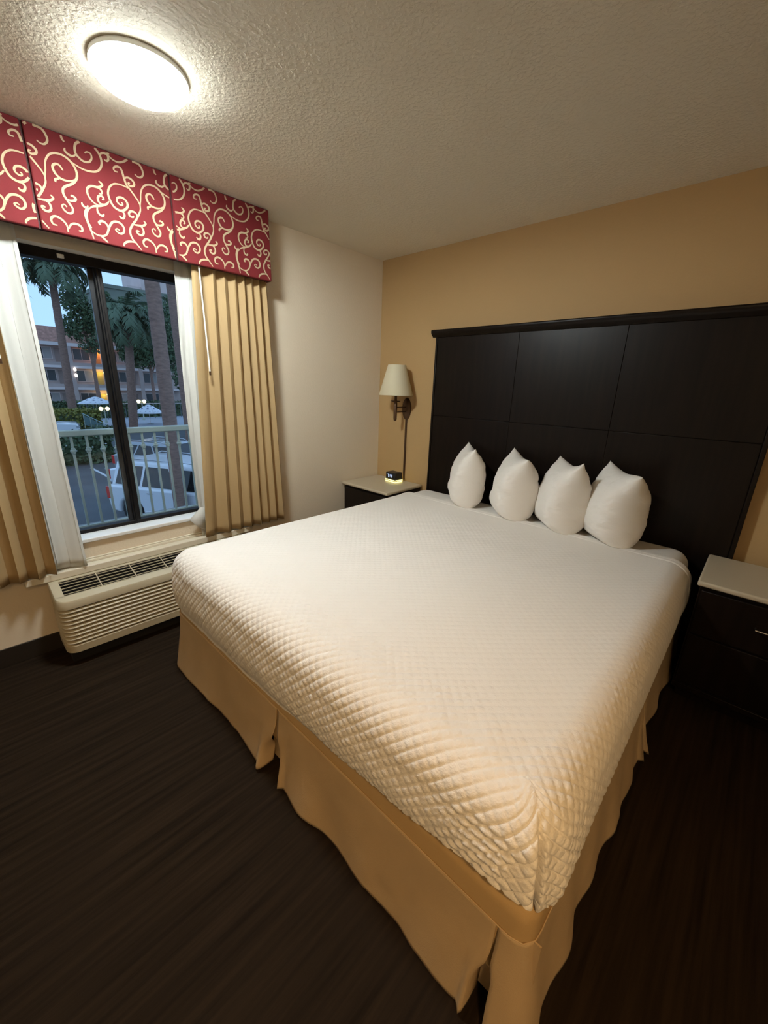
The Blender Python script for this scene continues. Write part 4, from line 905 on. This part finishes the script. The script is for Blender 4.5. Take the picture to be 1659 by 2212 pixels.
leafy_tree('dense dark tree at the right side of the window view', (-33, 12.4), [((-33, 11.8, 6.5), (1.8, 1.6, 1.8), 2200, 0.16), ((-33, 12.8, 4.0), (1.8, 1.7, 2.0), 2200, 0.16), ((-33, 11.6, 1.6), (1.5, 1.2, 1.3), 1200, 0.16), ((-33, 13.2, -1.2), (1.6, 1.8, 1.6), 2200, 0.16)], 81, m_leaf)
leafy_tree('broad green tree behind the shorter bushy palm', (-60, 17.5), [((-60, 15.6, 8.5), (2.0, 2.2, 2.6), 2800, 0.24), ((-60, 18.5, 8.0), (2.2, 2.4, 2.8), 3000, 0.24), ((-60, 16.4, 4.8), (2.2, 2.6, 2.2), 2600, 0.24), ((-60, 20.6, 5.0), (2.2, 2.4, 2.6), 2400, 0.24)], 91, m_leaf)

# ================================================================== OUTSIDE: patio
struct(MB().box((-62, 6.6, GZ), (-38.2, 40, GZ + 0.10)).build('patio_ground', mat('pale_patio_paving', (0.34, 0.36, 0.40, 1), 0.8)), 'pale paving of the pool patio')
m_umb = mat('white_umbrella_cloth_blue_motifs', (0.75, 0.77, 0.82, 1), 0.7)
def umbrella(label, loc, R_, zrim, ztop, group):
    t = thing('patio_umbrella', label, 'umbrella', (loc[0], loc[1], GZ + 0.10), group=group)
    MB().lathe([(0.0, 0.0), (0.30, 0.0), (0.30, 0.06), (0.06, 0.10), (0.0, 0.10)], 16).build('base', m_conc, t, local=True)
    MB().tube([(0, 0, 0.05), (0, 0, ztop - GZ - 0.05)], 0.025, 8).build('pole', m_fascia, t, local=True)
    zr, zt_ = zrim - GZ - 0.1, ztop - GZ - 0.1; N = 8
    cn = MB(); P = []
    for j in range(7):
        s = j / 6; row = []
        for k in range(N * 4 + 1):
            a = 2 * math.pi * k / (N * 4); rib = abs(math.sin(a * N / 2)) ; rr = R_ * s * (1 - 0.06 * rib * s)
            z = zt_ + (zr - zt_) * (s ** 1.25) - 0.06 * rib * s * (1 - s) * 2
            row.append((rr * math.cos(a), rr * math.sin(a), z))
        P.append(row)
    cn.grid(np.array(P)); c_ = cn.build('canopy', m_umb, t, smooth='all', solid=0.01, local=True)
    mt = MB()
    for k in range(N):          # printed blue motifs, one spray per panel
        a0 = 2 * math.pi * (k + 0.5) / N
        for (s, da, w) in ((0.55, 0, 0.09), (0.80, 0.16, 0.045), (0.80, -0.16, 0.045), (0.30, 0.0, 0.06)):
            a = a0 + da; z = zt_ + (zr - zt_) * (s ** 1.25) + 0.012; c0 = Vector((R_ * s * math.cos(a) * 0.97, R_ * s * math.sin(a) * 0.97, z))
            rd = Vector((math.cos(a), math.sin(a), (zr - zt_) / R_)).normalized(); tg = Vector((-math.sin(a), math.cos(a), 0))
            mt.add([c0 - rd * w, c0 - tg * w * 1.3, c0 + rd * w, c0 + tg * w * 1.3], [(0, 1, 2, 3)])
    mt.build('blue_motif', mat('navy_print', (0.03, 0.04, 0.16, 1), 0.7), c_, local=True)
    for k in range(N):
        a = 2 * math.pi * k / N
        MB().tube([(0, 0, zt_ - 0.08), (R_ * 0.97 * math.cos(a), R_ * 0.97 * math.sin(a), zr + 0.0)], 0.01, 5).build('rib', m_fascia, t, local=True)
    MB().lathe([(0.04, zt_ - 0.03), (0.05, zt_ + 0.03), (0.0, zt_ + 0.10)], 8).build('finial', mat('navy_print', (0.03, 0.04, 0.16, 1), 0.7), t, local=True)
umbrella('white umbrella with blue motifs left of the window bar', (-42, 6.75), 1.42, -0.86, -0.25, 'patio umbrellas')
umbrella('white umbrella with blue motifs right of the window bar', (-42, 11.0), 1.36, -1.80, -0.98, 'patio umbrellas')
def street_lamp(label, x, y, zc, zb):
    t = thing('street_lamp', label, 'street lamp', (x, y, zb), group='twin globe lamps')
    MB().lathe([(0.16, 0), (0.14, 0.12), (0.07, 0.35), (0.045, 0.7), (0.04, zc - zb - 0.1), (0.06, zc - zb - 0.05), (0.03, zc - zb + 0.15)], 12).build('post', m_rail, t, smooth=True, local=True)
    MB().tube([(0, -0.27, zc - zb - 0.17), (0, -0.2, zc - zb - 0.24), (0, 0.2, zc - zb - 0.24), (0, 0.27, zc - zb - 0.17)], 0.025, 6).build('cross_arm', m_rail, t, local=True)
    for s_ in (-0.27, 0.27):
        MB().lathe([(0, -0.19), (0.11, -0.155), (0.175, -0.07), (0.19, 0.0), (0.175, 0.07), (0.11, 0.155), (0, 0.19)], 16, (0, s_, zc - zb)).build('globe', m_globe, t, smooth='all', local=True)
street_lamp('lit twin globe lamp under the left umbrella', -45, 7.98, -1.52, GZ + 0.1)
street_lamp('lit twin globe lamp above the right umbrella', -47, 11.95, -0.95, GZ + 0.1)
rp_ = thing('ramp_railing', 'sloping teal ramp railing with mesh panel left of the window bar', 'railing', (-36, 5.6, GZ))
MB().tube([(-36, 4.45, -1.27), (-36, 6.55, -2.64)], 0.035, 8).build('hand_rail', mat('pale_teal_paint', (0.32, 0.45, 0.45, 1), 0.5), rp_)
m_teal = mat('teal_mesh_panel', (0.10, 0.17, 0.17, 1), 0.6)
MB().prism([(4.5, -1.40), (6.5, -2.72), (6.5, -3.0), (4.5, -2.15)], 0, -36.02, -35.98).build('mesh_panel', m_teal, rp_)
for k in range(6):
    y_ = 4.5 + 0.4 * k; zt_ = -1.30 - (y_ - 4.45) * 0.652
    MB().box((-36.03, y_ - 0.02, GZ), (-35.97, y_ + 0.02, zt_)).build('post', m_rail, rp_)
m_fence = mat('dark_fence_paint', (0.10, 0.11, 0.12, 1), 0.6)
fc = thing('patio_fence', 'thin dark fence along the patio behind the umbrellas', 'fence', (-49, 14, GZ))
MB().box((-49.02, 6.6, -1.28), (-48.98, 24, -1.23)).build('rail', m_fascia, fc)
fp = MB().box((-0.025, -0.025, 0), (0.025, 0.025, 1.75))
f0 = None
for k in range(30):
    if f0 is None: f0 = fp.build('picket', m_fence, fc, local=True); ob = f0
    else: ob = f0.copy(); COL.objects.link(ob); ob.parent = fc
    ob.location = (0, -7.2 + 0.58 * k, 0)

# ================================================================== OUTSIDE: buildings
bd = thing('motel_building', 'three storey motel with brown tile roof and walkways', 'building', (-68, 8, GZ))
XB = -68.0
MB().box((XB - 10, -25, GZ), (XB, 24, 5.6)).build('wall', m_stucco, bd)
MB().prism([(XB + 0.9, 5.35), (XB + 0.9, 5.7), (XB - 0.6, 7.55), (XB - 10, 7.55), (XB - 10, 5.35)], 1, -25.5, 24.5).build('roof', m_tile, bd)
MB().box((XB + 0.85, -25.5, 5.18), (XB + 1.05, 24.5, 5.62)).build('eave_fascia', m_fascia, bd)
MB().box((XB - 4, 4.2, 6.6), (XB - 1.2, 7.45, 8.8)).build('roof_plant_box', m_tower, bd)
COLS = [14.2 - 4.13 * k for k in range(-2, 8)]
for zf in (2.60, -0.18):
    MB().box((XB, -25, zf - 0.16), (XB + 1.0, 24, zf + 0.16)).build('walkway_slab', m_fascia, bd)
for zf in (2.76, -0.02):
    MB().box((XB + 0.9, -25, zf), (XB + 0.97, 24, zf + 0.42)).build('parapet', m_stucco, bd)
for y_ in COLS:
    MB().box((XB + 0.75, y_ - 0.25, GZ), (XB + 1.02, y_ + 0.25, 5.3)).build('column', m_stucco, bd)
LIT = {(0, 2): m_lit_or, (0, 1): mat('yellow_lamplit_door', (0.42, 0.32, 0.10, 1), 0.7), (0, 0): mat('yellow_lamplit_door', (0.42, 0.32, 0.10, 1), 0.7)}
for ci, y_ in enumerate(COLS):
    if y_ < 0: continue
    for fl_, z0 in enumerate((GZ, -0.02, 2.76)):
        ya = y_ - 4.13 + 0.55
        wf = MB().box((XB, ya, z0 + 0.75), (XB + 0.06, ya + 1.9, z0 + 2.25)).build('window', m_fascia, bd)
        MB().box((XB + 0.05, ya + 0.07, z0 + 0.82), (XB + 0.075, ya + 0.92, z0 + 2.18)).build('pane', m_wglass, wf)
        MB().box((XB + 0.05, ya + 0.98, z0 + 0.82), (XB + 0.075, ya + 1.83, z0 + 2.18)).build('pane', m_drape if (ci + fl_) % 2 else m_wglass, wf)
        lit = y_ == COLS[2]
        dm = LIT[(0, fl_)] if lit else mat('dim_grey_door', (0.3, 0.22, 0.19, 1), 0.7)
        MB().box((XB, ya + 2.15, z0 + 0.02), (XB + 0.06, ya + 3.05, z0 + 2.15)).build('door', dm, bd)
        if lit:
            MB().lathe([(0, -0.12), (0.10, -0.08), (0.12, 0.0), (0.10, 0.08), (0, 0.12)], 10, (XB + 0.35, ya + 3.2, z0 + 2.05)).build('wall_light', m_globe, bd)
            MB().box((XB, ya + 3.15, z0 + 2.0), (XB + 0.25, ya + 3.25, z0 + 2.1)).build('light_bracket', m_fence, bd)
            point_lamp('walkway_lamp_light', (XB + 0.62, ya + 2.75, z0 + 1.95), 60 if fl_ == 2 else 28, (1.0, 0.45, 0.12) if fl_ == 2 else (1.0, 0.72, 0.2), 0.1)
for zc in (2.3, 1.55):
    MB().lathe([(0, -0.25), (0.13, -0.18), (0.16, 0.0), (0.13, 0.18), (0, 0.25)], 10, (XB + 1.12, 10.35, zc)).build('column_light', mat('glowing_cool_globe', (1, 1, 1, 1), 0.4, emit=((0.95, 0.95, 0.85, 1), 2.5)), bd)
b2 = thing('tall_building', 'tall dim green grey building behind the palms', 'building', (-80, 30, GZ))
MB().box((-96, 18.4, GZ), (-80, 62, 15.4)).build('wall', m_stucco2, b2)
MB().box((-96, 18.2, 15.2), (-79.8, 62, 15.75)).build('parapet', m_stucco2, b2)
for j in range(4):
    for k in range(8):
        wf = MB().box((-80, 20 + 2.9 * k, 1.2 + 3.3 * j), (-79.93, 21.7 + 2.9 * k, 2.9 + 3.3 * j)).build('window', m_stucco, b2)
        MB().box((-79.95, 20.12 + 2.9 * k, 1.32 + 3.3 * j), (-79.9, 21.58 + 2.9 * k, 2.78 + 3.3 * j)).build('pane', m_wglass, wf)
aw = MB(); arc_ = [(-0.75, 0.0), (-0.75, 2.2)] + [(-0.75 * math.cos(math.pi * k / 8), 2.2 + 0.75 * math.sin(math.pi * k / 8)) for k in range(1, 8)] + [(0.75, 2.2), (0.75, 0)]
aw.tube([(-79.8, 29.0 + a, 1.4 + b) for a, b in arc_ + [(-0.75, 0)]], 0.11, 6)
aw.build('arched_window_trim', m_fascia, b2)
MB().prism([(29.0 + a, 1.4 + b) for a, b in arc_], 0, -79.95, -79.86).build('arched_pane', m_wglass, b2)
b3 = thing('tower_building', 'pale mauve tower rising above the tall building roof', 'building', (-99, 35, GZ))
MB().box((-110, 30.2, GZ), (-98, 70, 26)).build('wall', m_tower, b3)
MB().box((-104, 27.6, GZ), (-98.4, 30.3, 19.4)).build('stair_block', m_tower, b3)
MB().box((-110.2, 30.0, 25.6), (-97.8, 70.2, 26.3)).build('parapet', m_fascia, b3)
